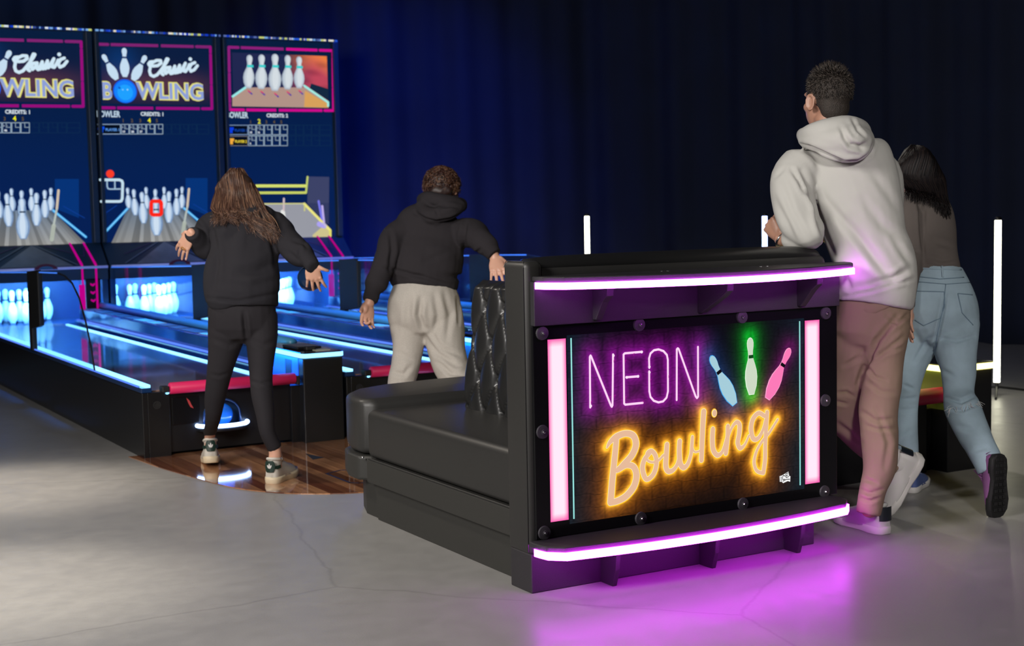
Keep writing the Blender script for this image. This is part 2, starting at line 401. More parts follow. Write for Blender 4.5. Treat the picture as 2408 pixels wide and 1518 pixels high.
def pin2d(art, b, t, wk, col, layer=1, band=None, lo=0., hi=1.):
    """pin outline from base point b to tip t; wk scales the width"""
    bx, bz = b; dx, dz = t[0]-bx, t[1]-bz; l = math.hypot(dx, dz); ux, uz = dx/l, dz/l
    P = [(q, w) for q, w in PINP if lo <= q <= hi]
    pts = [(bx+ux*q*l - uz*w*l*wk, bz+uz*q*l + ux*w*l*wk) for q, w in P] + [(bx+ux*q*l + uz*w*l*wk, bz+uz*q*l - ux*w*l*wk) for q, w in reversed(P)]
    art.poly(pts, col, layer)
    if band:
        for q0, q1, w in [(.64, .70, .066)]:
            art.poly([(bx+ux*q0*l-uz*w*l*wk, bz+uz*q0*l+ux*w*l*wk), (bx+ux*q1*l-uz*w*l*wk, bz+uz*q1*l+ux*w*l*wk), (bx+ux*q1*l+uz*w*l*wk, bz+uz*q1*l-ux*w*l*wk), (bx+ux*q0*l+uz*w*l*wk, bz+uz*q0*l-ux*w*l*wk)], band, layer+1)

# ------------------------------------------------------------------ the room
fl = MB().box(-9, 16, -4, 17, -.1, 0); struct('floor', fl, M['floor'])
M['wall'] = mat('dark_wall', (.01, .012, .02), .8)
struct('wall_back', MB().box(-9, 16, 17, 17.15, -.1, 5.2), M['wall']); struct('wall_front', MB().box(-9, 16, -4.15, -4, -.1, 5.2), M['wall'])
struct('wall_left', MB().box(-9.15, -9, -4, 17, -.1, 5.2), M['wall']); struct('wall_right', MB().box(16, 16.15, -4, 17, -.1, 5.2), M['wall'])
struct('ceiling', MB().box(-9, 16, -4, 17, 5.2, 5.3), M['wall'])
def curtain():
    path = [V((-5, 14.1, 0)), V((2, 14.1, 0)), V((6.2, 14.0, 0)), V((8.6, 13.2, 0)), V((9.6, 11.4, 0)), V((10.2, 8.4, 0)), V((12.5, 6.6, 0)), V((14.5, 4.2, 0))]
    pts = []
    for i in range(len(path)-1):
        L = (path[i+1]-path[i]).length; n = int(L/.045)
        for k in range(n): pts.append(path[i].lerp(path[i+1], k/n))
    for _ in range(30): pts = [pts[0]]+[(pts[i-1]+pts[i+1])/2 for i in range(1, len(pts)-1)]+[pts[-1]]
    mb = MB(); cols = []; s = 0; rs = []
    zs = [0, .4, 1, 1.8, 2.6, 3.4, 4.6]
    for z in zs:
        row = []; s = 0
        for i, p in enumerate(pts):
            t = (pts[min(i+1, len(pts)-1)]-pts[max(i-1, 0)]).normalized(); nrm = V((-t.y, t.x, 0))
            if i: s += (p-pts[i-1]).length
            a = .045*math.sin(s*7.5+.9*math.sin(s*1.3)) + .03*math.sin(s*17+z*.3+2*math.sin(s*.7)) + .06*math.sin(s*2.1+1)*(.4+.6*z/4.6)
            row.append(p+nrm*a+V((0, 0, z)))
        rs.append(row)
    mb.rings(rs, closed_u=False, cap=False)
    o = obj('curtain', mb, M['curtain'], smooth=True)
    sm = o.modifiers.new('thick', 'SOLIDIFY'); sm.thickness = .01
    tag(o, 'tall dark navy pleated backdrop curtain hanging behind the machines and lamps', 'curtain')
curtain()

# ------------------------------------------------------------------ floor print (glossy planks) in front of the lanes
ed = [(1.985, 7.62), (2.0, 7.50), (2.03, 7.2), (2.075, 6.92), (2.12, 6.66), (2.18, 6.42), (2.29, 6.22), (2.43, 6.08), (2.62, 5.985), (2.9, 5.93), (3.4, 5.90), (4.6, 5.90), (5.1, 5.98), (5.35, 6.2), (5.5, 6.6), (5.55, 7.62)]
def crs(p, k=5):
    o = []
    for i in range(len(p)-1):
        a, b, c, d = [V((*p[min(max(j, 0), len(p)-1)], 0)) for j in (i-1, i, i+1, i+2)]
        for q in range(k):
            t = q/k; o.append(.5*((2*b)+(c-a)*t+(2*a-5*b+4*c-d)*t*t+(3*b-a-3*c+d)*t**3))
    return o+[V((*p[-1], 0))]
pf = MB().prism([(p.x, p.y, .0005) for p in crs(ed)], (0, 0, .004))
plat = thing('floor_print', 'glossy wood-plank floor print with a curved front edge before the lanes', 'floor mat', (3.7, 6.6, 0))
obj('plank_sheet', pf, M['wood'], plat)
mk = MB()
a_ = [on_z(*p, .0052) for p in ((718, 1066), (762, 1075), (736, 1080))]
mk.prism(a_, (0, 0, .0006))
obj('dart_mark', mk, M['rubber'], plat)
mk = MB(); loop = [on_z(*p, .0052) for p in ((768, 1113), (800, 1105), (900, 1102), (930, 1128), (845, 1135), (822, 1134))]
for i in range(len(loop)):
    p, q = loop[i], loop[(i+1) % len(loop)]; d = (q-p).normalized(); n = V((-d.y, d.x, 0))*.006
    mk.prism([p-n-d*.006, q-n+d*.006, q+n+d*.006, p+n-d*.006], (0, 0, .0006))
obj('outline_mark', mk, M['rubber'], plat)
mk = MB()
for i in range(3):
    p, q = [on_z(*w, .0052) for w in ((786, 1156), (845, 1161))]
# ------------------------------------------------------------------ the bench (booth back with the sign)
BX0, BX1, BY = 2.405, 3.745, 4.057
bench = thing('booth_bench', 'black leather booth bench with tufted side back and a lit sign on its rear', 'bench', (3.1, 4.6, 0))
# leather slab behind the sign, with rounded edge
def rbox(mb, x0, x1, y0, y1, z0, z1): return mb.box(x0, x1, y0, y1, z0, z1)
obj('backrest', rbox(MB(), BX0+.01, BX1, 4.085, 4.225, .13, 1.10), M['leather'], bench, bevel=.03, seg=4, smooth=True)
obj('end_panel', rbox(MB(), BX0-.012, BX0+.06, 4.062, 4.215, .125, 1.122), M['leather'], bench, bevel=.022, seg=5, smooth=True)
def roll():
    mb = MB(); mb.limb([((BX0+.05, 4.16, 1.095), (.06, .033)), ((BX0+.2, 4.17, 1.098), (.07, .036)), ((3.0, 4.17, 1.098), (.072, .038)), ((3.6, 4.17, 1.098), (.072, .037)), ((BX1-.02, 4.165, 1.092), (.062, .03))], n=24, side=(0, 1, 0), k=6)
    return mb
obj('top_roll', roll(), M['leather2'], bench, smooth=True)
obj('piping', MB().tube([(BX0-.011, 4.075, .14), (BX0-.011, 4.075, 1.10), (BX0-.004, 4.085, 1.119), (BX0-.004, 4.20, 1.121), (BX0-.011, 4.206, 1.10)], .0016, 6), M['leather2'], bench)
# kick board
obj('kickboard', MB().box(2.395, 3.65, 4.06, 4.20, 0, .135), M['hdpe'], bench, bevel=.004)
for x in (2.682, 3.11, 3.508):
    mb = MB(); mb.prism([(x-.009, 4.06, .0), (x-.009, 3.985, .0), (x-.009, 3.965, .06), (x-.009, 3.955, .138), (x-.009, 4.06, .138)], (.018, 0, 0))
    obj('foot_bracket', mb, M['hdpe'], bench, bevel=.003)
# lower ledge, bowed, with LED
def bowed(y_end, y_mid, x0, x1, z0, z1, back=4.06, r=.05, inset=0):
    o = []; n = 28
    for i in range(n+1):
        t = i/n; x = x0+(x1-x0)*t; y = y_end-(y_end-y_mid)*(1-(2*t-1)**2)
        o.append([x, y+inset])
    # round the corners
    o[0][1] += .035; o[-1][1] += .035; o.insert(0, [x0-.008, y_end+.075]); o.append([x1+.008, y_end+.075])
    return [(x, y) for x, y in o]
def ledge(name, ledn, y_end, y_mid, x0, x1, z0, z1, lz0, lz1):
    o = bowed(y_end, y_mid, x0, x1, 0, 0)
    pts = [(x, y, z0) for x, y in [(x0-.008, 4.06)]+o+[(x1+.008, 4.06)]]
    p = obj(name, MB().prism(pts, (0, 0, z1-z0)), M['hdpe'], bench, bevel=.004)
    mb = MB(); rs = []
    for x, y in [(x0-.010, y_end+.095)] + o + [(x1+.010, y_end+.095)]:
        rs.append([V((x, y-.010, lz0)), V((x, y+.004, lz0)), V((x, y+.004, lz1)), V((x, y-.010, lz1))])
    mb.rings(rs); obj(ledn, mb, M['purple_shelf' if name == 'shelf' else 'purple'], p, smooth=False)
    return p
ledge('lower_ledge', 'led_strip', 3.925, 3.868, 2.395, 3.725, .163, .182, .138, .164)
sh = ledge('shelf', 'led_strip', 3.97, 3.80, 2.425, 3.79, 1.054, 1.072, 1.030, 1.053)
# apron under the shelf with three gussets
obj('apron', MB().box(2.412, 3.762, 4.040, 4.075, .906, 1.054), M['hdpe'], bench, bevel=.003)
for x, fy in ((2.655, 3.945), (3.10, 3.865), (3.562, 3.925)):
    mb = MB(); mb.prism([(x-.012, 4.04, .916), (x-.012, 4.02, .916), (x-.012, fy+.035, .978), (x-.012, fy+.005, 1.0), (x-.012, fy, 1.054), (x-.012, 4.04, 1.054)], (.028, 0, 0))
    obj('shelf_bracket', mb, M['hdpe'], bench, bevel=.003)
for x, y in ((2.9, 3.93), (2.925, 3.93), (3.33, 3.92), (3.36, 3.92)):
    obj('screw', MB().lathe([(.0001, 0), (.006, 0), (.006, .0015), (.0001, .002)], (x, y+.06, 1.072), 10), M['steel'], bench)
# sign panel
pan = obj('sign_panel', MB().box(2.412, 3.76, 4.052, 4.085, .183, .906), M['black'], bench, bevel=.003)
obj('lower_gap', MB().box(2.42, 3.74, 4.07, 4.085, .135, .19), M['rubber'], bench)
for u, v in [(1275, 783), (1503, 763), (1745, 745), (1942, 736), (1276, 1015), (1941, 941), (1280, 1252), (1507, 1218), (1747, 1184), (1939, 1155)]:
    p = on_y(u, v, 4.05); mb = MB()
    n = 20; prof = [(.0001, -.012), (.008, -.012), (.0085, -.008), (.0225, -.0065), (.024, 0)]
    mb.rings([[(p.x+r*math.cos(2*PI*k/n), 4.052+y, p.z+r*math.sin(2*PI*k/n)) for k in range(n)] for r, y in prof])
    w = obj('washer', mb, M['bolt'], bench, smooth=False)
    obj('bolt_head', MB().rings([[(p.x+r*math.cos(2*PI*k/8), 4.052+y, p.z+r*math.sin(2*PI*k/8)) for k in range(8)] for r, y in [(.0001, -.0165), (.004, -.0155), (.0055, -.012)]]), M['steel'], w)
# light bars at both sides of the sign
for x0, x1 in ((2.469, 2.541), (3.598, 3.670)):
    b_ = Art(4.051)
    def pinkf(X, Z, x0=x0, x1=x1):
        d = np.minimum(np.minimum(X-x0, x1-X)/.036, np.minimum(Z-.238, .858-Z)/.05); d = np.clip(d*2.2, 0, 1)[..., None]
        e = np.array(lin(255, 95, 178)[:3]); c = np.array(lin(255, 222, 238)[:3])*1.12
        return e*(1-d)+c*d
    b_.grid(x0, x1, .238, .858, 12, 24, pinkf); obj('light_bar', b_, M['art'], pan, recalc=False)
for x in (2.5615, 3.5720):
    b_ = Art(4.051); b_.poly([(x-.0028, .238), (x+.0028, .238), (x+.0028, .858), (x-.0028, .858)], lin(150, 226, 222)); obj('light_line', b_, M['art'], pan, recalc=False)
# backlit artwork
def zq(x, y): p = on_y(1340+x/3.036, 740+y/3.036, 4.05); return (p.x, p.z)       # from an enlarged view of the sign
NE = [[(145, 660), (142, 300), (147, 290), (152, 298), (292, 645), (299, 655), (304, 645), (308, 282)],
      [(515, 263), (392, 274), (383, 282), (387, 632), (395, 640), (520, 627)], [(402, 445), (488, 438)],
      [(567, 378), (565, 310), (575, 275), (600, 252), (632, 246), (668, 258), (692, 285), (699, 320), (700, 545), (690, 590), (665, 617), (632, 624), (598, 612), (575, 585), (567, 545), (566, 402)],
      [(762, 607), (763, 245), (770, 238), (777, 245), (897, 580), (907, 593), (915, 583), (914, 228)]]
NEs = [[zq(*p) for p in l] for l in NE]
BO = [  # script word, one stroke list per letter: points and half-open widths
 ([(262, 945), (285, 905), (330, 868), (395, 845), (450, 862), (468, 925), (440, 1000), (380, 1065), (335, 1110)], [14, 30, 44, 40, 44, 48, 46, 40, 30]),
 ([(330, 870), (322, 960), (310, 1080), (298, 1200), (288, 1335)], [40, 42, 44, 46, 48]),
 ([(345, 1100), (400, 1072), (450, 1082), (472, 1140), (455, 1220), (400, 1290), (340, 1325), (288, 1338)], [40, 36, 42, 48, 48, 46, 42, 40]),
 ([(565, 985), (530, 1030), (515, 1090), (528, 1150), (550, 1172), (590, 1140), (612, 1080), (610, 1010), (580, 970), (548, 985), (548, 1030), (580, 1050), (625, 1040), (665, 1000)], [32, 34, 38, 36, 32, 34, 36, 34, 30, 22, 18, 16, 18, 18]),
 ([(690, 925), (685, 1000), (682, 1080), (700, 1115), (735, 1105), (765, 1060), (778, 990), (782, 900)], [36, 38, 40, 36, 30, 26, 24, 34]),
 ([(780, 900), (778, 980), (785, 1060), (810, 1088), (840, 1060), (862, 990), (868, 920), (872, 870)], [34, 38, 40, 36, 30, 28, 28, 24]),
 ([(868, 930), (885, 975), (920, 970), (945, 945)], [16, 14, 14, 16]),
 ([(952, 690), (945, 800), (940, 920), (936, 1035)], [42, 40, 38, 36]),
 ([(1018, 815), (1014, 880), (1020, 960), (1050, 1000), (1085, 975), (1108, 900), (1125, 830)], [36, 38, 38, 34, 24, 18, 18]),
 ([(1125, 795), (1122, 880), (1110, 985)], [34, 34, 36]),
 ([(1118, 900), (1150, 810), (1185, 765), (1208, 785), (1205, 850), (1195, 910), (1212, 950), (1245, 925), (1275, 860)], [16, 20, 28, 36, 36, 36, 32, 20, 16]),
 ([(1385, 720), (1345, 700), (1305, 740), (1290, 810), (1305, 880), (1340, 880), (1375, 820), (1395, 740)], [30, 32, 36, 38, 36, 30, 24, 20]),
 ([(1405, 695), (1398, 800), (1392, 920), (1390, 1030), (1378, 1125)], [34, 34, 32, 34, 34]),
 ([(1372, 1128), (1330, 1110), (1312, 1050), (1330, 970), (1370, 900), (1420, 840), (1480, 745)], [26, 26, 26, 22, 20, 20, 18]),
]
BOs = [[zq(*p) for p in l] for l, w in BO]
SIGNPINS = [((1178, 640), (1003, 290), 'b'), ((1297, 570), (1286, 160), 'g'), ((1408, 600), (1572, 236), 'p')]
def polydist(X, Z, lines):
    D = np.full(X.shape, 9.)
    for l in lines:
        for (x0, z0), (x1, z1) in zip(l[:-1], l[1:]):
            dx, dz = x1-x0, z1-z0; t = np.clip(((X-x0)*dx+(Z-z0)*dz)/(dx*dx+dz*dz+1e-9), 0, 1)
            D = np.minimum(D, np.hypot(X-x0-t*dx, Z-z0-t*dz))
    return D
def brick(X, Z):
    Zc = Z + .004*np.sin(X*31)+.002*np.sin(X*83+1); r = np.floor(Zc/.045); fx = (X+r*.06)/.13; 
    ez = np.abs((Zc/.045) % 1-.5)*2; ex = np.abs(fx % 1-.5)*2
    tex = .75+.25*np.sin(X*190+np.sin(Z*140)*2)*np.sin(Z*230+np.sin(X*90)*2)
    edge = (np.exp(-((1-ez)/.10)**2)+.8*np.exp(-((1-ex)/.05)**2)).clip(0, 1)
    bright = np.exp(-((.86-ez)/.10)**2)
    return tex*(1-.75*edge)+.35*bright*tex
def artf(X, Z):
    B = brick(X, Z); o = np.zeros(X.shape+(3,))
    o += (B*.0014)[..., None]*np.array([1.0, .8, 1.1])
    e = np.exp(-np.minimum(X-2.565, 3.568-X)/.10); o += (e*(.4+.6*B))[..., None]*np.array([.002, .011, .018])
    d = polydist(X, Z, NEs)
    o += (np.exp(-d/.016)*.55+np.exp(-(d/.05)**2)*.26*B)[..., None]*np.array([.36, .006, .40])
    d = polydist(X, Z, BOs)-.012; d = np.maximum(d, 0)
    o += (np.exp(-d/.007)*1.0)[..., None]*np.array([1.0, .52, .04]) + ((np.exp(-d/.024)*.42+np.exp(-d/.05)*.16)*(.25+.9*B))[..., None]*np.array([.80, .22, .003])
    for b, t, k in SIGNPINS:
        b, t = zq(*b), zq(*t); m = (b[0]+(t[0]-b[0])*.35, b[1]+(t[1]-b[1])*.35)
        d = np.maximum(polydist(X, Z, [[b, t]])-.018, 0)
        c, s, w, kk = {'b': ((.0, .06, .22), 1, .028, .55), 'g': ((.0, .42, .02), 1, .018, .95), 'p': ((.16, .0, .12), 1, .02, .6)}[k]
        if k == 'b': d = np.maximum(polydist(X+.012, Z, [[b, t]])-.018, 0)
        o += (np.exp(-d/w)*kk*(.5+.5*B))[..., None]*np.array(c)
    return np.clip(o, 0, 1.0)
A_ = Art(4.0515); A_.grid(2.545, 3.594, .222, .868, 300, 190, artf)
art = obj('artwork', A_, M['art'], pan, recalc=False, label='backlit brick wall print with neon glow')
wn = Art(4.0505)
for l, (raw) in zip(NEs, NE): wn.stroke(l, .0078, lin(255, 214, 246), 1)
for p in ((147, 650), (309, 290), (511, 264), (405, 445), (485, 438), (566, 370), (566, 410)):
    q = zq(*p); wn.circle(q, .0052, lin(255, 225, 248), 2, 12)
mg = lin(190, 20, 150)
for p in ((160, 360), (205, 378), (315, 330), (397, 330), (457, 282), (575, 470), (706, 440), (285, 590), (320, 580), (398, 592), (524, 622), (153, 625), (637, 264)):
    q = zq(*p); wn.stroke([(q[0]-.002, q[1]-.004), (q[0]-.002, q[1]+.004), (q[0]+.003, q[1]+.004)], .0012, mg, 2)
obj('neon_word', wn, M['art'], pan, recalc=False, label='word NEON in thin pink tubes')
wb = Art(4.0505)
for (l, w), q in zip(BO, BOs):
    k = 1/3.036*.00165; L2 = crs(q, 5) if len(q) > 2 else [V((*p, 0)) for p in q]
    ww = []
    for i in range(len(L2)):
        t = i/(len(L2)-1)*(len(w)-1); a = int(t); ww.append((w[a]*(1-t+a)+w[min(a+1, len(w)-1)]*(t-a))*k)
    pts = [(p.x, p.y) for p in L2]
    wb.stroke([(x+.0022, z-.0015) for x, z in pts], [x+.0075 for x in ww], lin(255, 196, 40), 1)
    wb.stroke([(x+.0006, z) for x, z in pts], [x+.0022 for x in ww], lin(255, 240, 190), 2)
    wb.stroke(pts, [max(x-.001, .002) for x in ww], lin(228, 184, 152), 3)
q = zq(1030, 700)
for r, c, l in ((.0135, lin(255, 196, 40), 1), (.011, lin(255, 240, 190), 2), (.0095, lin(228, 184, 152), 3)): wb.circle(q, r, c, l, 20, ry=r*1.25)
obj('script_word', wb, M['art'], pan, recalc=False, label='word Bowling in amber script')
for (b, t, k), colr, edge in zip(SIGNPINS, (lin(165, 205, 218), lin(205, 218, 196), lin(252, 122, 184)), (lin(70, 170, 240), lin(225, 250, 220), lin(255, 170, 210))):
    a_ = Art(4.0505); b, t = zq(*b), zq(*t); pin2d(a_, b, t, .86, edge, 1); 
    cx, cz = (b[0]+t[0])/2, (b[1]+t[1])/2; sh_ = lambda p: (cx+(p[0]-cx)*.975, cz+(p[1]-cz)*.975)
    pin2d(a_, sh_(b), sh_(t), .80, colr, 2, band=(lin(8, 8, 14) if k != 'g' else lin(10, 70, 24)))
    obj('bowling_pin_icon', a_, M['art'], pan, recalc=False)
lg = Art(4.0505); wht = lin(245, 245, 245)
for pts in ([(1497, 1150), (1512, 1146), (1560, 1118), (1566, 1150), (1574, 1150), (1572, 1190), (1555, 1185), (1522, 1200), (1510, 1188), (1499, 1192)],): lg.poly([zq(*p) for p in pts], wht, 1)
blk = lin(12, 12, 16)
for st in ([(1506, 1155), (1507, 1184)], [(1535, 1150), (1523, 1143), (1515, 1158), (1518, 1175), (1533, 1172)], [(1558, 1126), (1540, 1133), (1542, 1160), (1560, 1152)], [(1541, 1147), (1555, 1141)], [(1518, 1186), (1545, 1172), (1568, 1172)]):
    lg.stroke([zq(*p) for p in st], .0028, blk, 2)
obj('logo', lg, M['art'], pan, recalc=False, label='small white maker logo reading ICE')

# seat on the left side and round the end
SX = 2.425
def cushion(x0, x1, y0, y1, z0, z1, name, m=None, bv=.03, crown=.012):
    o = obj(name, MB().box(x0, x1, y0, y1, z0, z1), m or M['leather'], bench, bevel=bv, seg=5, smooth=True); return o
def outline_seat(off=0.):
    # rounded far end of the bench, running along x at the lane side
    P = [(3.66, 5.47), (2.46, 5.47), (2.418, 5.52), (2.422, 5.63), (2.465, 5.76), (2.56, 5.87), (2.74, 5.95), (3.0, 5.985), (3.66, 6.0)]
    c = (3.2, 5.7); return [(x+(c[0]-x)*off*.6, y+(c[1]-y)*off) for x, y in P]
cushion(SX, 2.93, 4.222, 5.462, .262, .466, 'seat_cushion', bv=.032)
def slabp(pts, z0, z1): return MB().prism([(x, y, z0) for x, y in pts], (0, 0, z1-z0))
obj('end_cushion', slabp([p.xy for p in map(lambda q: q, crs(outline_seat(), 3))] if False else outline_seat(), .268, .505), M['leather'], bench, bevel=.035, seg=5, smooth=True)
obj('seat_board', MB().box(SX-.004, 2.95, 4.215, 5.458, .158, .257), M['plinth'], bench, bevel=.005)
obj('end_board', slabp([(x-.012 if x < 2.5 else x, y) for x, y in outline_seat()], .158, .262), M['plinth'], bench, bevel=.012, seg=3)
obj('plinth', MB().box(2.45, 2.95, 4.19, 5.42, 0, .159), M['plinth'], bench, bevel=.003)
obj('end_plinth', slabp([(3.66, 5.425), (2.462, 5.425), (2.462, 5.56), (2.51, 5.70), (2.64, 5.80), (3.0, 5.85), (3.66, 5.86)], 0, .159), M['plinth'], bench, bevel=.004)
obj('seat_seam', MB().tube([(SX-.001, 4.24, .2595), (SX-.001, 5.44, .2595)], .0045, 6), M['rubber'], bench)
obj('clip', MB().ell((2.412, 5.475, .262), .006, n=6), M['steel'], bench)
# core so nothing is hollow, far side seats
obj('core', MB().box(2.90, 3.58, 4.222, 5.45, 0, .45), M['plinth'], bench)
cushion(3.58, 3.82, 4.222, 5.462, .262, .466, 'seat_cushion')
obj('side_board', MB().box(3.58, 3.81, 4.215, 5.458, .05, .257), M['plinth'], bench, bevel=.005)
# tufted back
def tufted(xf, y0, y1, z0, z1, sgn=1, name='tufted_back'):
    ny, nz = 150, 130; dy, dz = .152, .294
    by, bz = 5.107-.0, .746      # one button
    def h(y, z):
        p = (y-by)/dy + (z-bz)/dz; q = (y-by)/dy - (z-bz)/dz
        a = abs(math.sin(PI*p)); b = abs(math.sin(PI*q))
        hh = (a*b)**.30*.030
        # buttons where both are near zero
        hh -= .026*math.exp(-((a*a+b*b)/.12))
        e = min(1, (y-y0)/.03, (y1-y)/.03, (z1-z)/.035, (z-z0)/.03+.3); e = max(0, e)
        return hh*min(1, e*1.2+.05) - .03*(1-math.sin(PI/2*e))
    mb = MB(); rs = []
    for j in range(nz+1):
        z = z0+(z1-z0)*j/nz; row = []
        lean = (z-z0)*.10
        for i in range(ny+1):
            y = y0+(y1-y0)*i/ny; yy = y + .35*(z-z0)*(-.05 if i > ny/2 else 0)
            row.append(V((xf + sgn*lean - sgn*h(y, z) + sgn*.02, y - (z-z0)*.06*(i/ny), z)))
        rs.append(row)
    mb.rings(rs, closed_u=False, cap=False)
    o = obj(name, mb, M['leather2'], bench, smooth=True)
    mb = MB()
    back = MB().prism([(xf+sgn*.035, y0, z0-.1), (xf+sgn*.16, y0, z0-.1), (xf+sgn*.16, y0, z1-.004), (xf+sgn*(.045+(z1-z0)*.10), y0, z1-.004)], (0, y1-y0-.02-.03, 0))
    obj('back_shell', back, M['leather'], bench, bevel=.012, seg=3, smooth=True)
    for a in range(-4, 5):
        for b in range(-4, 5):
            y = by+dy*(a+b)/2; z = bz+dz*(a-b)/2
            if y0+.05 < y < y1-.05 and z0+.03 < z < z1-.04:
                obj('button', MB().ell((xf+sgn*((z-z0)*.10+.018), y-(z-z0)*.06*((y-y0)/(y1-y0)), z), (.006, .011, .011), n=8), M['leather'], o, smooth=True)
    return o
tufted(2.79, 4.22, 5.30, .44, 1.0)
tufted(3.62, 4.22, 5.30, .44, 1.0, sgn=-1)

# ------------------------------------------------------------------ screens of the three bowling machines
YS, YF, PITCHX = 12.955, 12.74, 1.18
def sp(u, v): p = on_y(u, v, YS); return (p.x, p.z)
def za(x, y): return sp(210+x/5.839, 80+y/5.839)
def zb(x, y): return sp(200+x/6.6, 370+y/6.6)
def zc(x, y): return sp(510+x/5.42, 80+y/5.42)
def zd(x, y): return sp(560+x/4.743, 400+y/4.743)
def sh_(f, dx): return lambda x, y: (f(x, y)[0]+dx, f(x, y)[1])
def dashframe(a, P, w, gaps, col):
    """rounded frame with short gaps"""
    for i in range(4):
        p, q = P[i], P[(i+1) % 4]; g = [0]+gaps[i]+[1]
        for k in range(len(g)-1):
            t0 = g[k]+(.012 if k else 0); t1 = g[k+1]-(.012 if k < len(g)-2 else 0)
            a.stroke([(p[0]+(q[0]-p[0])*t, p[1]+(q[1]-p[1])*t) for t in (t0, t1)], w, col(i, k), 2, cap=(k in (0, len(g)-2)))
def scoreboard(a, f, rows, sc, dim, wht, name_cols, active, bowl, cred, frames_x, y_num, y_rows, hh, digits):
    pass
def lane_scene(a, f, T):
    """perspective lane in the lower half; T: corner points"""
    ll, lr, ul, ur, bl, br = [f(*p) for p in T]
    n = 26; rnd = random.Random(3)
    for i in range(n):
        g = rnd.uniform(.75, 1.12); t0, t1 = i/n, (i+1)/n
        L = lambda p, q, t: (p[0]+(q[0]-p[0])*t, p[1]+(q[1]-p[1])*t)
        top = lin(*[min(255, c*g) for c in (100, 118, 138)]); bot = lin(*[min(255, c*g) for c in (150, 150, 148)])
        a.add([a.P(*L(bl, br, t0), 1), a.P(*L(bl, br, t1), 1), a.P(*L(ul, ur, t1), 1), a.P(*L(ul, ur, t0), 1)], [(0, 1, 2, 3)], [bot, bot, top, top])
    return
def shade_pin(a, b, t, wk, band, layer, dark=1.):
    c0, c1, c2 = [lin(*[c*dark for c in q]) for q in ((118, 146, 186), (168, 194, 224), (205, 222, 240))]
    pin2d(a, b, t, wk, c0, layer)
    for k, c in ((.80, c1), (.45, c2)):
        pin2d(a, (b[0]-.003, b[1]+.006), (t[0]-.003, t[1]-.006), wk*k, c, layer+1 if k > .5 else layer+2)
    if band:
        bx, bz = b; dx, dz = t[0]-bx, t[1]-bz
        a.poly([(bx+dx*.64-.067*dz*wk, bz+dz*.64), (bx+dx*.675-.067*dz*wk, bz+dz*.675), (bx+dx*.675+.067*dz*wk, bz+dz*.675), (bx+dx*.64+.067*dz*wk, bz+dz*.64)], band, layer+3)
def boxes(a, f, x0, dx, y0, y1, n, lit, vals, wide=True):
    for i in range(n):
        c = lin(150, 172, 190) if i < lit else lin(14, 44, 78); xa = x0+dx*i; w = .0062 if i < lit else .004
        xb = xa+dx*.9
        a.stroke([f(xa, y0), f(xb, y0), f(xb, y1), f(xa, y1)], w, c, 3 if i < lit else 2, closed=True, cap=False)
        m = (y0+y1)/2-(y1-y0)*.04; xm = xa+dx*.4
        a.stroke([f(xm, y0), f(xm, m), f(xb, m)], w*.8, c, 3 if i < lit else 2, cap=False)
        if i < lit and vals[i]:
            p = f(xa+dx*.16, y1-(y1-y0)*.14); a.text(vals[i], p[0], p[1], .018, lin(225, 235, 245), 4, bold=.03)
            p = f(xa+dx*.1, y0+(y1-y0)*.38); a.text('8', p[0], p[1], .014, lin(190, 205, 220), 4); p = f(xm+dx*.12, y0+(y1-y0)*.38); a.text('1', p[0], p[1], .014, lin(190, 205, 220), 4)
    if wide:
        xa = x0+dx*n; c = lin(14, 44, 78); xb = xa+dx*1.35
        a.stroke([f(xa, y0), f(xb, y0), f(xb, y1), f(xa, y1)], .004, c, 2, closed=True, cap=False)
        m = (y0+y1)/2; a.stroke([f(xa, m), f(xb, m)], .003, c, 2)
def player_tag(a, f, x0, x1, y0, y1, col, tcol, txt, edge):
    a.poly([f(x0, y0), f(x1, y0), f(x1, y1), f(x0, y1)], lin(2, 10, 26), 1)
    a.stroke([f(x0, y0), f(x1, y0)], .007, edge, 2, cap=False); a.stroke([f(x0, y1), f(x1, y1)], .007, edge, 2, cap=False); a.stroke([f(x1, y0), f(x1, y1)], .006, edge, 2)
    h = y1-y0; w = x1-x0
    a.poly([f(x0+w*.03, y0+h*.22), f(x0+w*.3, y0+h*.22), f(x0+w*.31, y0+h*.5), f(x0+w*.25, y0+h*.55), f(x0+w*.25, y0+h*.85), f(x0+w*.07, y0+h*.85), f(x0+w*.07, y0+h*.55), f(x0+w*.01, y0+h*.5)], col, 3)
    p = f(x0+w*.36, y0+h*.68); q = f(x1-w*.06, y0); a.text(txt, p[0], p[1], .024, tcol, 3, bold=.03, width=q[0]-p[0])
def base_screen(k):
    a = Art(YS-.001); x0 = 3.245+PITCHX*(k-1); x1 = 4.305+PITCHX*(k-1)
    def bg(X, Z):
        t = np.clip((Z-1.06)/1.85, 0, 1)[..., None]; m = np.exp(-((t-.36)/.2)**2)
        return (1-t)*np.array(lin(3, 30, 84)[:3])+t*np.array(lin(6, 28, 60)[:3]) + m*np.array([0, .001, .008])
    a.grid(x0, x1, 1.062, 2.925, 20, 36, bg)
    return a
SCREENS = []
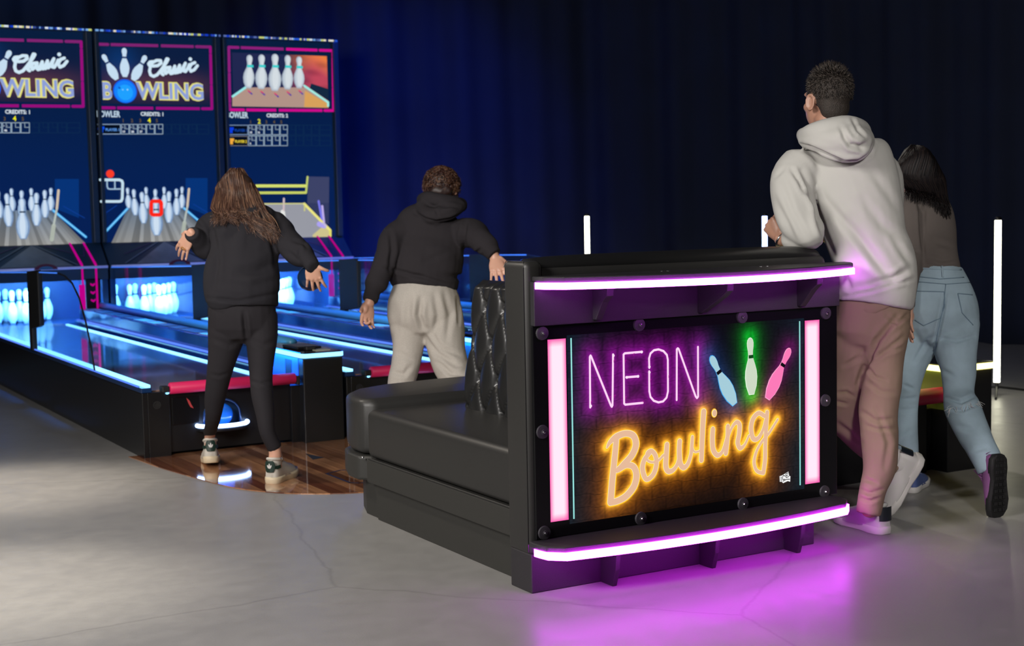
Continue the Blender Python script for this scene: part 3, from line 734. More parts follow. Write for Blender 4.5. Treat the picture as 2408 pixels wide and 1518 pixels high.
CLASSIC = [[(870, 440), (935, 435), (985, 400), (978, 365), (925, 362), (868, 390), (838, 440), (825, 510), (840, 562), (880, 582), (930, 560), (968, 515)], [(868, 380), (830, 385), (812, 410), (822, 430)],
           [(968, 515), (1015, 450), (1060, 385), (1080, 345), (1062, 340), (1035, 400), (1005, 480), (992, 545), (1012, 560)],
           [(1092, 458), (1055, 462), (1032, 510), (1048, 542), (1085, 510), (1108, 455), (1098, 520), (1118, 545)],
           [(1118, 545), (1150, 490), (1172, 440), (1172, 485), (1172, 520), (1140, 540)], [(1180, 535), (1215, 480), (1238, 428), (1240, 475), (1240, 512), (1208, 530)],
           [(1248, 520), (1285, 460), (1318, 400), (1300, 450), (1288, 505), (1320, 515)], [(1320, 515), (1350, 470), (1372, 420)], [(1448, 392), (1400, 412), (1372, 465), (1392, 512), (1440, 490), (1482, 435)]]
for k in (0, 1):
    a = base_screen(k); dxm = PITCHX*(k-1); f = sh_(za, dxm); g = sh_(zb, dxm)
    # marquee picture
    p00, p10, p11, p01 = f(150, 165), f(1635, 205), f(1650, 985), f(175, 965)
    X0, X1, Z0, Z1 = p00[0], p10[0], p11[1], p00[1]
    def mq(X, Z):
        t = (Z-Z0)/(Z1-Z0); s_ = (X-X0)/(X1-X0)
        o = np.array(lin(10, 28, 62)[:3])*np.ones(X.shape+(1,)); o = o + (np.exp(-((t-.34)/.22)**2)*(.35+.65*np.sin(PI*np.clip(s_, 0, 1))))[..., None]*np.array([.085, .022, .012])
        o = o + (np.exp(-((s_-.18)/.16)**2-((t-.75)/.3)**2))[..., None]*np.array([0, .02, .09]); return np.clip(o, 0, 1)
    a.grid(X0, X1, Z0, Z1, 26, 16, mq, 1)
    dashframe(a, [f(112, 140), f(1660, 178), f(1682, 1025), f(140, 1012)], .026, [[.1, .54, .86], [.1, .62], [.1, .52, .86], [.1, .6]], lambda i, j: lin(128, 34, 112) if i in (0, 3) else lin(150, 12, 122))
    for l in CLASSIC:
        a.stroke([f(*p) for p in l], .028, lin(205, 228, 242), 3)
    a.circle(f(1385, 345), .017, lin(205, 228, 242), 3)
    for b, t in (((378, 625), (182, 280)), ((487, 590), (477, 190)), ((598, 635), (775, 295))):
        pin2d(a, f(*b), f(*t), 1.05, lin(196, 220, 240), 3, band=lin(10, 45, 100))
    hgt = abs(f(0, 655)[1]-f(0, 890)[1])
    for txt, xa, xb in (('B', 185, 318), ('WLING', 640, 1568)):
        p, q = f(xa, 885), f(xb, 885)
        for bo, c, ly in ((.075, lin(232, 226, 120), 3), (.045, lin(214, 214, 160), 4), (.018, lin(140, 158, 214), 5)):
            a.text(txt, p[0], p[1]+.004, hgt*.93, c, ly, bold=bo, width=q[0]-p[0])
    c_ = f(488, 785)
    for r, c, ly in ((.107, lin(10, 90, 235), 6), (.098, lin(20, 130, 250), 7), (.07, lin(30, 160, 255), 8)): a.circle((c_[0], c_[1]-(.107-r)*.3), r, c, ly, 32)
    a.circle(f(410, 740), .010, lin(10, 80, 190), 9, 12); a.circle(f(520, 765), .008, lin(150, 215, 255), 9, 10); a.circle(f(455, 765), .008, lin(120, 200, 255), 9, 10)
    # score header
    p = f(105, 1135); q = f(425, 1135); a.text('BOWLER', p[0], p[1], .053, lin(190, 212, 230), 2, bold=.03, width=q[0]-p[0])
    p = f(705, 1120); q = f(1015, 1120); a.text('CREDITS: 1', p[0], p[1], .033, lin(215, 228, 238), 2, bold=.03, width=q[0]-p[0])
    for i, x in enumerate((460, 570, 685, 800, 912)):
        p = f(x, 1210 if i != 3 else 1215); a.text(str(i+1), p[0], p[1], .030 if i != 3 else .042, lin(100, 85, 50) if i != 3 else lin(235, 235, 20), 2, bold=.02)
    player_tag(a, f, 110, 425, 1240, 1372, lin(10, 80, 235), lin(90, 150, 230), 'PLAYER 1', lin(140, 165, 195))
    boxes(a, f, 438, 116, 1240, 1372, 9, 5, ['19', '28', '37', '', ''] if k else ['19', '28', '46', '', ''])
    # lane picture with the ten pins
    lane_scene(a, g, [(300, 1180), (1710, 935), (660, 790), (1520, 780), (400, 1340), (1990, 1275)])
    a.poly([g(1560, 320), g(1900, 320), g(1900, 900), g(1560, 760)], lin(4, 50, 118), 1)
    for pts, w in (([(295, 1175), (665, 785)], .024), ([(1520, 775), (1995, 1180)], .024)):
        a.stroke([g(*p) for p in pts], w, lin(40, 140, 225), 2); a.stroke([g(*p) for p in pts], w*.55, lin(120, 205, 250), 3)
    a.stroke([g(260, 900), g(490, 745)], .006, lin(14, 60, 150), 2); a.stroke([g(1680, 725), g(1980, 900)], .006, lin(14, 60, 150), 2)
    a.stroke([g(1610, 490), g(1585, 760)], .022, lin(205, 190, 170), 4); a.stroke([g(1585, 760), g(1540, 1000)], .018, lin(180, 190, 185), 4); a.stroke([g(1540, 1010), g(1510, 1220)], .036, lin(170, 178, 168), 4)
    bd = lin(8, 40, 66)
    for b, t, w, ly in (((680, 790), (655, 465), 1.05, 5), ((960, 800), (942, 455), 1.0, 5), ((1235, 800), (1222, 452), 1.0, 5), ((1500, 790), (1503, 448), 1.0, 5),
                        ((780, 900), (748, 488), .97, 9), ((1090, 900), (1085, 485), .95, 9), ((1420, 895), (1412, 480), .95, 9),
                        ((905, 1025), (872, 530), .95, 13), ((1295, 1015), (1295, 520), .95, 13), ((1105, 1210), (1085, 600), 1.05, 17)):
        shade_pin(a, g(*b), g(*t), w, bd, ly)
    if k == 1:
        def rr(x0, y0, x1, y1, r, n=5):
            o = []
            for cx, cy, a0 in ((x1-r, y0+r, -90), (x1-r, y1-r, 0), (x0+r, y1-r, 90), (x0+r, y0+r, 180)):
                o += [(cx+r*math.cos(math.radians(a0+90*i/n)), cy+r*math.sin(math.radians(a0+90*i/n))) for i in range(n+1)]
            return o
        a.stroke([g(*p) for p in rr(1015, 680, 1170, 890, 35)], .034, lin(250, 40, 28), 22, closed=True)
        a.circle(g(378, 255), .036, lin(250, 60, 40), 22, 24)
        a.stroke([g(*p) for p in [(225, 348), (520, 348), (560, 365), (572, 400), (565, 640), (550, 675), (520, 683), (240, 683)]], .024, lin(195, 222, 236), 22)
        a.stroke([g(*p) for p in [(330, 375), (332, 450), (345, 485), (380, 492), (535, 490)]], .012, lin(160, 190, 215), 22); a.stroke([g(450, 375), g(452, 490)], .012, lin(160, 190, 215), 22)
    SCREENS.append(a)
a = base_screen(2); f = zc; g = zd
p00, p11 = f(190, 235), f(1420, 940)
def mq2(X, Z):
    t = (Z-p11[1])/(p00[1]-p11[1]); s_ = (X-p00[0])/(p11[0]-p00[0])
    c = np.array(lin(32, 38, 78)[:3])*np.ones(X.shape+(1,)); w = np.clip((s_-.55)*3.2, 0, 1)[..., None]
    r = np.array(lin(190, 70, 90)[:3]); o_ = np.array(lin(240, 130, 60)[:3]); tt = np.clip((t-.6)*2.5+.25*np.sin(s_*13), 0, 1)[..., None]
    v = np.clip(np.sin(s_*17+t*9)*np.sin(t*21), 0, 1)[..., None]*.6
    return np.clip(c*(1-w)+w*(r*(1-tt)+o_*tt)*(1-.5*v), 0, 1)
a.grid(p00[0], p11[0], p11[1], p00[1], 40, 24, mq2, 1)
dashframe(a, [f(150, 168), f(1475, 212), f(1485, 975), f(165, 965)], .026, [[.1, .53, .86], [.1, .62], [.1, .55, .86], [.1, .6]], lambda i, j: lin(205, 8, 140) if (i in (1, 2) or (i == 0 and j > 1)) else lin(140, 30, 120))
n = 16; L_, R_b, TL, TR = f(195, 920), f(1420, 940), f(350, 690), f(1110, 680)
a.poly([f(195, 800), f(350, 680), f(1120, 680), f(1420, 880), f(1420, 940), f(195, 920)], lin(176, 146, 134), 2)
a.poly([f(1120, 720), f(1420, 890), f(1420, 940), f(1110, 930)], lin(215, 160, 90), 3)
a.poly([f(1200, 630), f(1420, 700), f(1420, 850), f(1180, 690)], lin(18, 40, 62), 3)
a.stroke([f(200, 795), f(365, 680)], .022, lin(150, 230, 230), 4); a.stroke([f(1110, 660), f(1415, 870), f(1415, 915)], .022, lin(160, 235, 225), 4)
for bx, by, tx, ty, w in ((398, 690, 415, 265, 1.0), (560, 700, 568, 260, 1.05), (735, 725, 738, 252, 1.05), (895, 705, 900, 268, 1.0), (1045, 690, 1045, 285, 1.02)):
    b, t = f(bx, by), f(tx, ty); pin2d(a, b, t, w*1.12, lin(172, 184, 200), 5); pin2d(a, (b[0]+.004, b[1]+.01), (t[0]+.004, t[1]-.006), w*.95, lin(196, 206, 214), 6); pin2d(a, (b[0]+.006, b[1]+.02), (t[0]+.006, t[1]-.012), w*.6, lin(212, 220, 226), 7)
    hz = b[1]+(t[1]-b[1])*.66; a.poly([(t[0]-.030, hz-.012), (t[0]+.032, hz-.012), (t[0]+.032, hz+.012), (t[0]-.030, hz+.012)], lin(60, 205, 205), 8)
    a.stroke([f(bx+5, by+40), f(bx+45, by+75)], .014, lin(70, 50, 160), 5); a.stroke([f(bx-5, by+30), f(bx+25, by+50)], .010, lin(225, 50, 90), 6)
p = f(128, 1065); q = f(398, 1065); a.text('BOWLER', p[0], p[1], .053, lin(195, 218, 232), 2, bold=.03, width=q[0]-p[0])
p = f(632, 1058); q = f(905, 1058); a.text('CREDITS: 2', p[0], p[1], .033, lin(215, 228, 238), 2, bold=.03, width=q[0]-p[0])
for i, x in enumerate((425, 520, 618, 715, 808)):
    p = f(x, 1140); a.text(str(i+1), p[0], p[1], .030 if i != 1 else .042, lin(100, 85, 50) if i != 1 else lin(235, 235, 40), 2, bold=.02)
player_tag(a, f, 135, 392, 1162, 1280, lin(10, 60, 220), lin(20, 70, 170), 'PLAYER 1', lin(120, 145, 180))
player_tag(a, f, 140, 392, 1302, 1422, lin(240, 170, 60), lin(240, 215, 60), 'PLAYER 2', lin(110, 110, 120))
boxes(a, f, 402, 101, 1160, 1282, 9, 5, ['18', '16', '', '', '']); boxes(a, f, 402, 101, 1298, 1422, 9, 5, ['6', '', '', '', ''])
a.grid(*[q for q in (g(60, 0)[0], g(1015, 0)[0], g(0, 745)[1], g(0, 380)[1])], 2, 2, lambda X, Z: np.ones(X.shape+(1,))*np.array(lin(10, 30, 80)[:3]), 1)
a.poly([g(60, 375), g(735, 370), g(1035, 680), g(1020, 750), g(-60, 750), g(-120, 700)], lin(150, 152, 162), 2)
a.poly([g(780, 70), g(1015, 75), g(1010, 600), g(960, 590), g(770, 370)], lin(60, 66, 102), 1)
a.poly([g(830, 720), g(960, 610), g(1035, 680), g(1025, 745), g(830, 745)], lin(205, 195, 140), 3)
for pts, w, c in (([(200, 175), (750, 175)], .028, (212, 222, 110)), ([(230, 252), (750, 250)], .024, (200, 210, 100)), ([(772, 75), (755, 250)], .02, (190, 205, 110)), ([(200, 375), (735, 372)], .012, (205, 205, 140)), ([(735, 375), (1025, 670)], .026, (235, 228, 130)), ([(1025, 670), (1025, 735)], .026, (225, 220, 110)), ([(740, 380), (738, 450)], .014, (205, 205, 120)),
                  ([(508, 318), (505, 450)], .020, (205, 185, 190)), ([(495, 465), (508, 560)], .045, (225, 225, 222)), ([(895, 345), (930, 540)], .022, (120, 120, 235)), ([(935, 400), (955, 580)], .022, (190, 175, 235)), ([(900, 600), (960, 620)], .05, (170, 160, 240))):
    a.stroke([g(*p) for p in pts], w, lin(*c), 4)
SCREENS.append(a)

# ------------------------------------------------------------------ one bowling machine: lane, ledge, side panels, pin chamber, cabinet, screen
def machine(k, screen, label):
    X = 2.04+PITCHX*k; t = thing('bowling_machine', label, 'bowling machine', (X+.6, 10.2, 0), 'bowling machines')
    def B(name, x0, x1, y0, y1, z0, z1, m, parent=t, bevel=0, **kw): return obj(name, MB().box(X+x0, X+x1, y0, y1, z0, z1), m, parent, bevel=bevel, **kw)
    # body below the lane
    side = B('side_board', 0, .03, 7.51, 12.95, 0, .352, M['boxblack'], bevel=.004)
    B('corner_block', .03, .150, 7.512, 7.8, 0, .352, M['boxblack'], bevel=.003)
    B('lane_body', .03, .90, 7.62, 12.95, 0, .30, M['boxblack'])
    B('kick_shadow', .15, .85, 7.60, 7.62, 0, .03, M['rubber'])
    n = 20; obj('grommet', MB().rings([[(X+.08+r*math.cos(2*PI*i/n), 7.510+y, .284+r*math.sin(2*PI*i/n)) for i in range(n)] for r, y in ((.0001, .004), (.013, .004), (.015, -.003), (.022, -.003), (.023, 0))]), M['rubber'], t)
    # front panel with an arched opening
    fp = MB(); o0, o1, ob, ot = .34, .545, .145, .285
    fp.box(X+.15, X+o0, 7.53, 7.55, .02, .335); fp.box(X+o1, X+.845, 7.53, 7.55, .02, .335); fp.box(X+o0, X+o1, 7.53, 7.55, .02, ob)
    arc = [(X+(o0+o1)/2+(o1-o0)/2*math.cos(a_), .20+(ot-.20)*math.sin(a_)) for a_ in [PI*i/12 for i in range(13)]]
    for i in range(12):
        p, q = arc[i], arc[i+1]; fp.prism([(p[0], 7.53, p[1]), (p[0], 7.53, .335), (q[0], 7.53, .335), (q[0], 7.53, q[1])], (0, .02, 0))
    fpo = obj('front_panel', fp, M['boxblack'], t)
    path = [(X+o1, 7.525, ob)]+[(p[0], 7.525, p[1]) for p in arc]+[(X+o0, 7.525, ob)]
    obj('arch_trim', MB().tube(path, .006, 8), M['navy_gloss'], fpo, smooth=True)
    obj('ball_niche', MB().box(X+o0-.02, X+o1+.02, 7.60, 7.615, .10, .32), M['navy'], fpo)
    cx = X+(o0+o1)/2; tr = MB(); rs = []
    tr.prism([(cx+.145*math.cos(a_), 7.535-.10*math.sin(a_), .118) for a_ in [PI*i/16 for i in range(17)]], (0, 0, .018)); obj('ball_tray', tr, M['boxblack'], fpo, bevel=.003)
    rg = MB(); rg.tube([(cx+.142*math.cos(a_), 7.53-.10*math.sin(a_), .150) for a_ in [PI*i/20 for i in range(21)]], (.011), 10); obj('ring_light', rg, M['ring'], fpo, smooth=True)
    if k == 0:
        obj('inspection_door', MB().box(X+.165, X+.315, 7.524, 7.531, .165, .315), M['black'], fpo, bevel=.002)
        lg = MB(); z = .28; lg.prism([(X+.245, 7.522, z+.028), (X+.262, 7.522, z+.012), (X+.272, 7.522, z-.012), (X+.283, 7.522, z-.032), (X+.266, 7.522, z-.024), (X+.256, 7.522, z-.004)], (0, .002, 0)); obj('badge', lg, mat('red_badge', (.5, .05, .05), .4), fpo)
    # foul roller
    rl = obj('roller', MB().tube([(X+.142, 7.492, .371), (X+.145, 7.492, .371), (X+.150, 7.492, .371), (X+.855, 7.492, .371), (X+.860, 7.492, .371), (X+.863, 7.492, .371)], [.015, .028, .0315, .0315, .028, .015], 24), M['roller'], t, smooth=True)
    B('roller_mount', .10, .142, 7.47, 7.53, .352, .385, M['rubber'], rl, bevel=.006); B('roller_mount', .863, .885, 7.47, 7.53, .335, .385, M['rubber'], rl, bevel=.005)
    for x in (.135, .84): obj('glow_lamp', MB().ell((X+x, 7.50, .345), (.010, .008, .006), n=6), M['neon'], rl)
    # playfield
    B('lane_surface', .06, .768, 7.56, 12.9, .335, .358, M['lanewood'])
    rail = B('left_rail', .0, .058, 7.52, 12.75, .352, .378, M['navy_gloss'], bevel=.004)
    B('neon_strip', .030, .056, 7.54, 12.7, .378, .392, M['neon'], rail); B('outer_strip', .002, .014, 7.6, 12.6, .378, .383, M['neon_dim'], rail)
    rail = B('right_rail', .766, .80, 7.60, 12.75, .30, .357, M['navy_gloss'], bevel=.002)
    B('neon_strip', .768, .790, 7.6, 12.7, .357, .366, M['neon'], rail)
    B('gutter', .80, .90, 7.7, 12.75, .29, .305, M['navy_gloss']); 
    r2 = B('gutter_rail', .855, .892, 8.1, 12.75, .30, .392, M['navy_gloss'], bevel=.006); B('neon_strip', .862, .882, 8.1, 12.7, .392, .400, M['neon_dim'], r2)
    # ledge between the lanes
    lw = B('ledge', .90, 1.10, 8.1, 12.74, .0, .488, M['navy_gloss'], bevel=.006)
    rnd = random.Random(5+k); y = 8.25
    while y < 12.5:
        L = rnd.choice((.22, .3, .38)); B('card', .925, 1.02, y, y+L, .489, .493, M['card'] if (abs(y-9.0) < .3 or abs(y-10.9) < .2 or rnd.random() < .12) else M['card_dark'], lw); y += L+.06
    obj('pipe_rail', MB().tube([(X+1.09, 8.1, .512), (X+1.09, 12.74, .512)], .028, 14), M['ledge'], lw, smooth=True)
    B('divider_wall', 1.10, 1.165, 7.9, 12.95, 0, .352, M['boxblack'])
    # ball console at the near end of the ledge
    co = B('console', .895, 1.135, 7.45, 8.12, 0, .482, M['boxblack'], bevel=.006)
    B('console_foot', .842, .90, 7.512, 8.0, 0, .328, M['boxblack'], co, bevel=.003)
    B('console_side', .893, .8955, 7.52, 8.1, .335, .478, mat('console_blue', (.02, .10, .45), .35), co)  # blue light on the black console side is painted into this colour
    cl = MB(); ot_ = [(X+.888, 8.13), (X+.888, 7.47), (X+.905, 7.44), (X+1.125, 7.44), (X+1.143, 7.46), (X+1.143, 8.13)]
    cl.prism([(x, y, .484) for x, y in ot_], (0, 0, .024)); obj('console_light_band', cl, M['neon'], co)
    cl = MB(); cl.prism([((x-X-1.015)*.985+X+1.015, (y-7.8)*.995+7.8, .508) for x, y in ot_], (0, 0, .006)); top = obj('console_top', cl, M['black'], co)
    B('tray', .93, 1.08, 7.62, 7.86, .514, .530, M['boxblack'], co, bevel=.006); B('tray_card', .95, 1.06, 7.66, 7.80, .530, .534, M['card_dark'], co); B('tray_card', 1.0, 1.09, 7.52, 7.60, .514, .518, M['card'], co); B('knob', .96, 1.02, 7.56, 7.60, .514, .536, M['rubber'], co, bevel=.006)
    B('sensor_grille', .8915, .8935, 7.62, 7.72, .35, .46, M['rubber'], co)
    # side panels of clear sheet with posts
    def side_glass(x, y1):
        prof = [(y1, .375), (y1, .845), (10.0, .926), (9.42, .938), (9.22, .925), (9.03, .885), (8.86, .80), (8.72, .66), (8.62, .52), (8.55, .375)]
        g = MB(); g.prism([(X+x, y, z) for y, z in prof], (.008, 0, 0)); go = obj('side_panel', g, M['glass'], t)
        obj('edge_trim', MB().tube([(X+x+.004, y, z) for y, z in prof[3:]], .006, 6), M['rubber'], go)
        obj('top_trim', MB().tube([(X+x+.004, y, z) for y, z in prof[1:4]], .005, 6), M['glass_edge'], go)
        ps = MB(); ps.prism([(X+x-.012, y, z) for y, z in ((9.98, .565), (9.98, .93), (10.02, .94), (10.33, .922), (10.33, .37), (10.24, .37), (10.24, .53), (10.05, .55))], (.034, 0, 0)); obj('post', ps, M['rubber'], go, bevel=.004)
        return go
    side_glass(.004, 12.7)
    if k == 2: side_glass(1.165, 12.7)
    # pin chamber
    B('chamber_back', .06, 1.12, 13.62, 13.66, .3, .86, mat('chamber_blue', (.001, .018, .11), .5))
    B('chamber_wall', .0, .05, 12.74, 13.66, 0, .86, M['navy_gloss']); B('chamber_wall', 1.11, 1.16, 12.74, 13.66, 0, .86, M['navy_gloss'])
    B('pin_deck', .05, 1.11, 12.9, 13.62, .30, .358, M['navy_gloss'])
    B('chamber_ceiling', .05, 1.11, 12.76, 13.62, .80, .82, M['navy'])
    lp = B('chamber_lamp', .10, 1.06, 12.80, 12.86, .775, .795, M['neon_white'])
    # hood below the screen, sloping to the front rail
    hd = MB(); hd.prism([(X, 12.72, .74), (X, 12.72, .862), (X, 12.955, 1.058), (X, 13.1, 1.058), (X, 13.1, .82), (X, 12.76, .82), (X, 12.76, .74)], (1.16, 0, 0)); ho = obj('hood', hd, M['navy'], t)
    def onhood(x, s): return V((X+x, 12.717+.238*s, .866+.198*s))
    def strip(pts, w, m, nm):
        mb = MB()
        for (xa, sa), (xb, sb) in zip(pts[:-1], pts[1:]): mb.prism([onhood(xa-w, sa), onhood(xa+w, sa), onhood(xb+w, sb), onhood(xb-w, sb)], (0, -.002, .002))
        return obj(nm, mb, m, ho)
    mb = MB(); mb.prism([onhood(.24, .02), onhood(.86, .02), onhood(.56, .95)], (0, -.0015, .0015)); obj('grey_triangle', mb, M['hoodprint'], ho)
    strip([(.50, .95), (.14, .05)], .008, mat('grey_line', (.12, .17, .25), .4), 'print_line'); strip([(.58, .95), (.90, .05)], .008, bpy.data.materials['grey_line'], 'print_line')
    strip([(.66, .92), (1.0, .88), (.98, .4), (.66, .92)], .005, mat('violet_line', (.07, .03, .16), .4), 'print_line'); strip([(.14, .88), (.44, .92), (.16, .45)], .005, bpy.data.materials['violet_line'], 'print_line')
    bpx = X+.62; bp_ = MB(); bp_.prism([(bpx+.10*math.cos(a_), 12.685, .845+.05*math.sin(a_)) for a_ in [PI*i/12 for i in range(13)]], (0, .01, 0)); bo = obj('badge_plate', bp_, mat('badge_red', (.10, .012, .03), .4), ho); bp2 = MB(); bp2.prism([(bpx+.06*math.cos(a_), 12.682, .848+.028*math.sin(a_)) for a_ in [PI*i/12 for i in range(13)]], (0, .003, 0)); obj('badge_face', bp2, mat('badge_blue', (.03, .12, .25), .4), bo)
    rr_ = MB().tube([(X+.01, 12.70, .852), (X+1.155, 12.70, .852)], .012, 10); obj('front_rail', rr_, M['panel_rail'], t, smooth=True)
    # magenta accent strips on the pillar right of the pins
    for xa, xb, z1 in ((.935, .985, .60), (1.055, 1.12, .42)):
        mb = MB(); mb.prism([onhood(xa-.045-.008, 1), onhood(xa-.045+.008, 1), onhood(xa+.010, .02), onhood(xa-.010, .02)], (0, -.004, .004))
        mb.box(X+xa-.008, X+xa+.008, 12.713, 12.72, z1, .87); obj('magenta_strip', mb, M['magenta'], ho)
    B('magenta_lamp', .905, .950, 12.70, 12.738, .46, .70, M['magenta'], ho, bevel=.006)
    B('pillar_face', .96, 1.09, 12.72, 12.742, .36, .75, M['boxblack'])
    ch = MB()
    for z in (.70, .63, .56):
        ch.prism([(X+1.0, 12.714, z+.012), (X+1.02, 12.714, z), (X+1.04, 12.714, z+.012), (X+1.04, 12.714, z-.004), (X+1.02, 12.714, z-.018), (X+1.0, 12.714, z-.004)], (0, .006, 0))
    obj('chevrons', ch, M['magenta'], ho)
    # cabinet
    x0, x1 = .0, 1.16
    cab = B('cabinet', x0, x1, 12.96, 13.66, .86, 2.93, M['navy'])
    for xa, xb in ((x0+.002, .038), (1.103, x1-.002)): B('cabinet_pillar', xa, xb, 12.925, 12.96, 1.06, 2.935, M['navy'], cab, bevel=.006)
    B('header', .03, 1.11, 12.94, 12.96, 2.925, 2.945, M['navy'], cab)
    # glittering light bar along the top
    rnd = random.Random(21+k); bar = Art(12.93); x = X+.01
    while x < X+1.15:
        w = rnd.uniform(.008, .03); c = rnd.choice([(40, 90, 220), (20, 60, 200), (120, 170, 230), (220, 230, 240), (90, 110, 170), (30, 50, 120), (235, 225, 200), (200, 210, 120), (60, 80, 140), (10, 30, 90)])
        bar.poly([(x, 2.938), (x+w, 2.938), (x+w, 2.955), (x, 2.955)], lin(*c), 1); x += w
    B('light_bar_housing', 0, 1.16, 12.932, 12.96, 2.932, 2.96, M['navy_gloss'], cab); obj('light_bar', bar, M['screen'], cab, recalc=False)
    scr = obj('screen', screen, M['screen'], cab, recalc=False)
    return t
MACH = []
for k, lb in enumerate(('bowling machine with the leftmost lane, its screen cut by the left photo edge', 'bowling machine whose screen shows a red zero over white pins and a classic bowling logo',
                        'rightmost big bowling machine, its screen showing five pins against an orange sky')):
    MACH.append(machine(k, SCREENS[k], lb))
    light('pin_chamber_light', 'AREA', (2.04+PITCHX*k+.55, 12.79, .76), (2.04+PITCHX*k+.5, 13.3, .42), 105, (.13, .50, 1), .9, .1)
    light('lane_glow', 'AREA', (2.04+PITCHX*k+.56, 10.7, 1.15), (2.04+PITCHX*k+.56, 10.7, .3), 58, (.01, .24, 1), .95, 3.6).data.spread = .55  # added blue lamp above the lane, boosts the neon glow
    light('console_glow', 'AREA', (2.04+PITCHX*k+.80, 7.82, .47), (2.04+PITCHX*k+.9, 7.82, .40), 5.0, (.01, .20, 1), .6, .06)  # added lamp that brightens the console side in place of its LED band
# pins
def pin_mesh():
    H_ = .30; return MB().lathe([(w*H_*1.02 if w > .002 else .0005, q*H_) for q, w in [(0, .055)]+PINP], n=20)
me_pin = pin_mesh().mesh('bowling_pin'); me_pin.polygons.foreach_set('use_smooth', [True]*len(me_pin.polygons)); me_pin.materials.append(M['pinwhite'])
me_band = MB().lathe([(.0205, .192), (.0215, .192), (.0208, .205), (.0205, .205)], n=20).mesh('band'); me_band.materials.append(M['pinband'])
proto = None
LR = ('left', 'middle', 'right')
for k in range(3):
    for r in range(4):
        for c in range(r+1):
            x = 2.04+PITCHX*k+.50+(c-r/2)*.185; y = 12.98+r*.155
            if proto is None:
                proto = bpy.data.objects.new('bowling_pin', me_pin); COL.objects.link(proto)
                bb = bpy.data.objects.new('neck_band', me_band); COL.objects.link(bb); bb.parent = proto; o = proto
            else: o = copy_tree(proto)
            o.location = (x, y, .359)
            tag(o, 'white bowling pin in the %s row, %s' % (('front', 'second', 'third', 'back')[r], ('leftmost lane, %s', 'lane under the red zero screen, %s', 'lane under the orange sky screen, %s')[k] % (('alone',), ('left one', 'right one'), ('left', 'centre', 'right'), ('far left', 'inner left', 'inner right', 'far right'))[r][c]), 'bowling pin', 'ten pins of the %s lane' % LR[k])
# balls
def ball(name, c, r, m, label):
    mb = MB(); mb.ell((0, 0, 0), r, n=24); o = obj(name, mb, m, None, smooth=True); o.location = c; tag(o, label, 'ball'); return o
ball('bowling_ball', (2.04+.445, 7.545, .136+.062), .062, M['blueball'], 'blue bowling ball sitting in the lit niche between the woman\'s calves')

# ------------------------------------------------------------------ the free-standing light tubes
def tube_lamp(u, v0, v1, y, m, label, r=.021, h=1.14, z0=.06):
    p = on_y(u, v0, y); x = p.x; t = thing('light_tube', label, 'floor lamp', (x, y, 0), 'standing light tubes')
    z1 = p.z
    obj('glowing_tube', MB().tube([(x, y, z0+.02), (x, y, z1)], r, 20), m, t, smooth=False)
    obj('end_cap', MB().lathe([(r+.002, -.012), (r+.002, .004), (r*.6, .012), (.001, .012)], (x, y, z1+.008), 20), M['boxblack'], t)
    st = obj('tripod_stand', MB().tube([(x, y, .035), (x, y, z0+.02)], .012, 10), M['rubber'], t)
    for a in (-.35, 1.75, 3.84):
        obj('leg', MB().tube([(x, y, .05), (x+.28*math.cos(a), y+.28*math.sin(a), .008)], .008, 8), M['rubber'], st)
    return t
tube_lamp(2347, 516, 0, 6.55, M['tube_warm'], 'warm white light tube standing alone at the right edge')
tube_lamp(1380, 507, 0, 10.6, M['tube_warm'], 'warm white light tube behind the left half of the bench back')
tube_lamp(1798, 507, 0, 9.6, M['tube_blue'], 'blue-white light tube beside the hand of the man')

# ------------------------------------------------------------------ small lane unit of the right group
def side_lane():
    t = thing('bowling_lane_end', 'dark bowling lane end with yellow light band behind the woman in jeans', 'bowling machine', (4.95, 5.4, 0))
    obj('lane_body', MB().box(4.32, 5.13, 4.88, 7.1, 0, .30), M['boxblack'], t, bevel=.004)
    obj('front_panel', MB().box(4.45, 5.06, 4.84, 4.88, 0, .335), M['boxblack'], t, bevel=.003)
    obj('lane_surface', MB().box(4.34, 5.04, 4.86, 7.0, .335, .36), wood_material('pale_lane', .03, .9, (.42, .30, .18), (.36, .25, .15), rough=.1, spread=.5), t)
    r = obj('neon_strip', MB().box(4.30, 4.325, 4.9, 7.0, .37, .385), M['yellow'], t)
    obj('neon_strip', MB().box(5.02, 5.04, 4.9, 7.0, .37, .385), M['yellow'], t)
    obj('roller', MB().tube([(4.40, 4.80, .375), (4.405, 4.80, .375), (5.115, 4.80, .375), (5.12, 4.80, .375)], [.028, .038, .038, .028], 24), M['roller'], t, smooth=True)
    c = obj('console', MB().box(5.135, 5.435, 4.78, 5.5, 0, .482), M['boxblack'], t, bevel=.005)
    obj('console_side', MB().box(5.130, 5.135, 4.80, 5.48, .30, .48), M['green'], c)
    cl = MB(); cl.prism([(5.12, 5.5, .484), (5.12, 4.79, .484), (5.14, 4.76, .484), (5.43, 4.76, .484), (5.455, 4.79, .484), (5.455, 5.5, .484)], (0, 0, .026)); obj('console_light_band', cl, M['yellow'], c)
    obj('console_top', MB().box(5.135, 5.44, 4.78, 5.5, .510, .516), M['black'], c)
    obj('ledge', MB().box(5.14, 5.40, 5.5, 7.1, 0, .46), M['boxblack'], t, bevel=.004)
    obj('end_hood', MB().box(4.28, 5.40, 6.6, 7.15, .30, .9), M['boxblack'], t, bevel=.02)
side_lane()

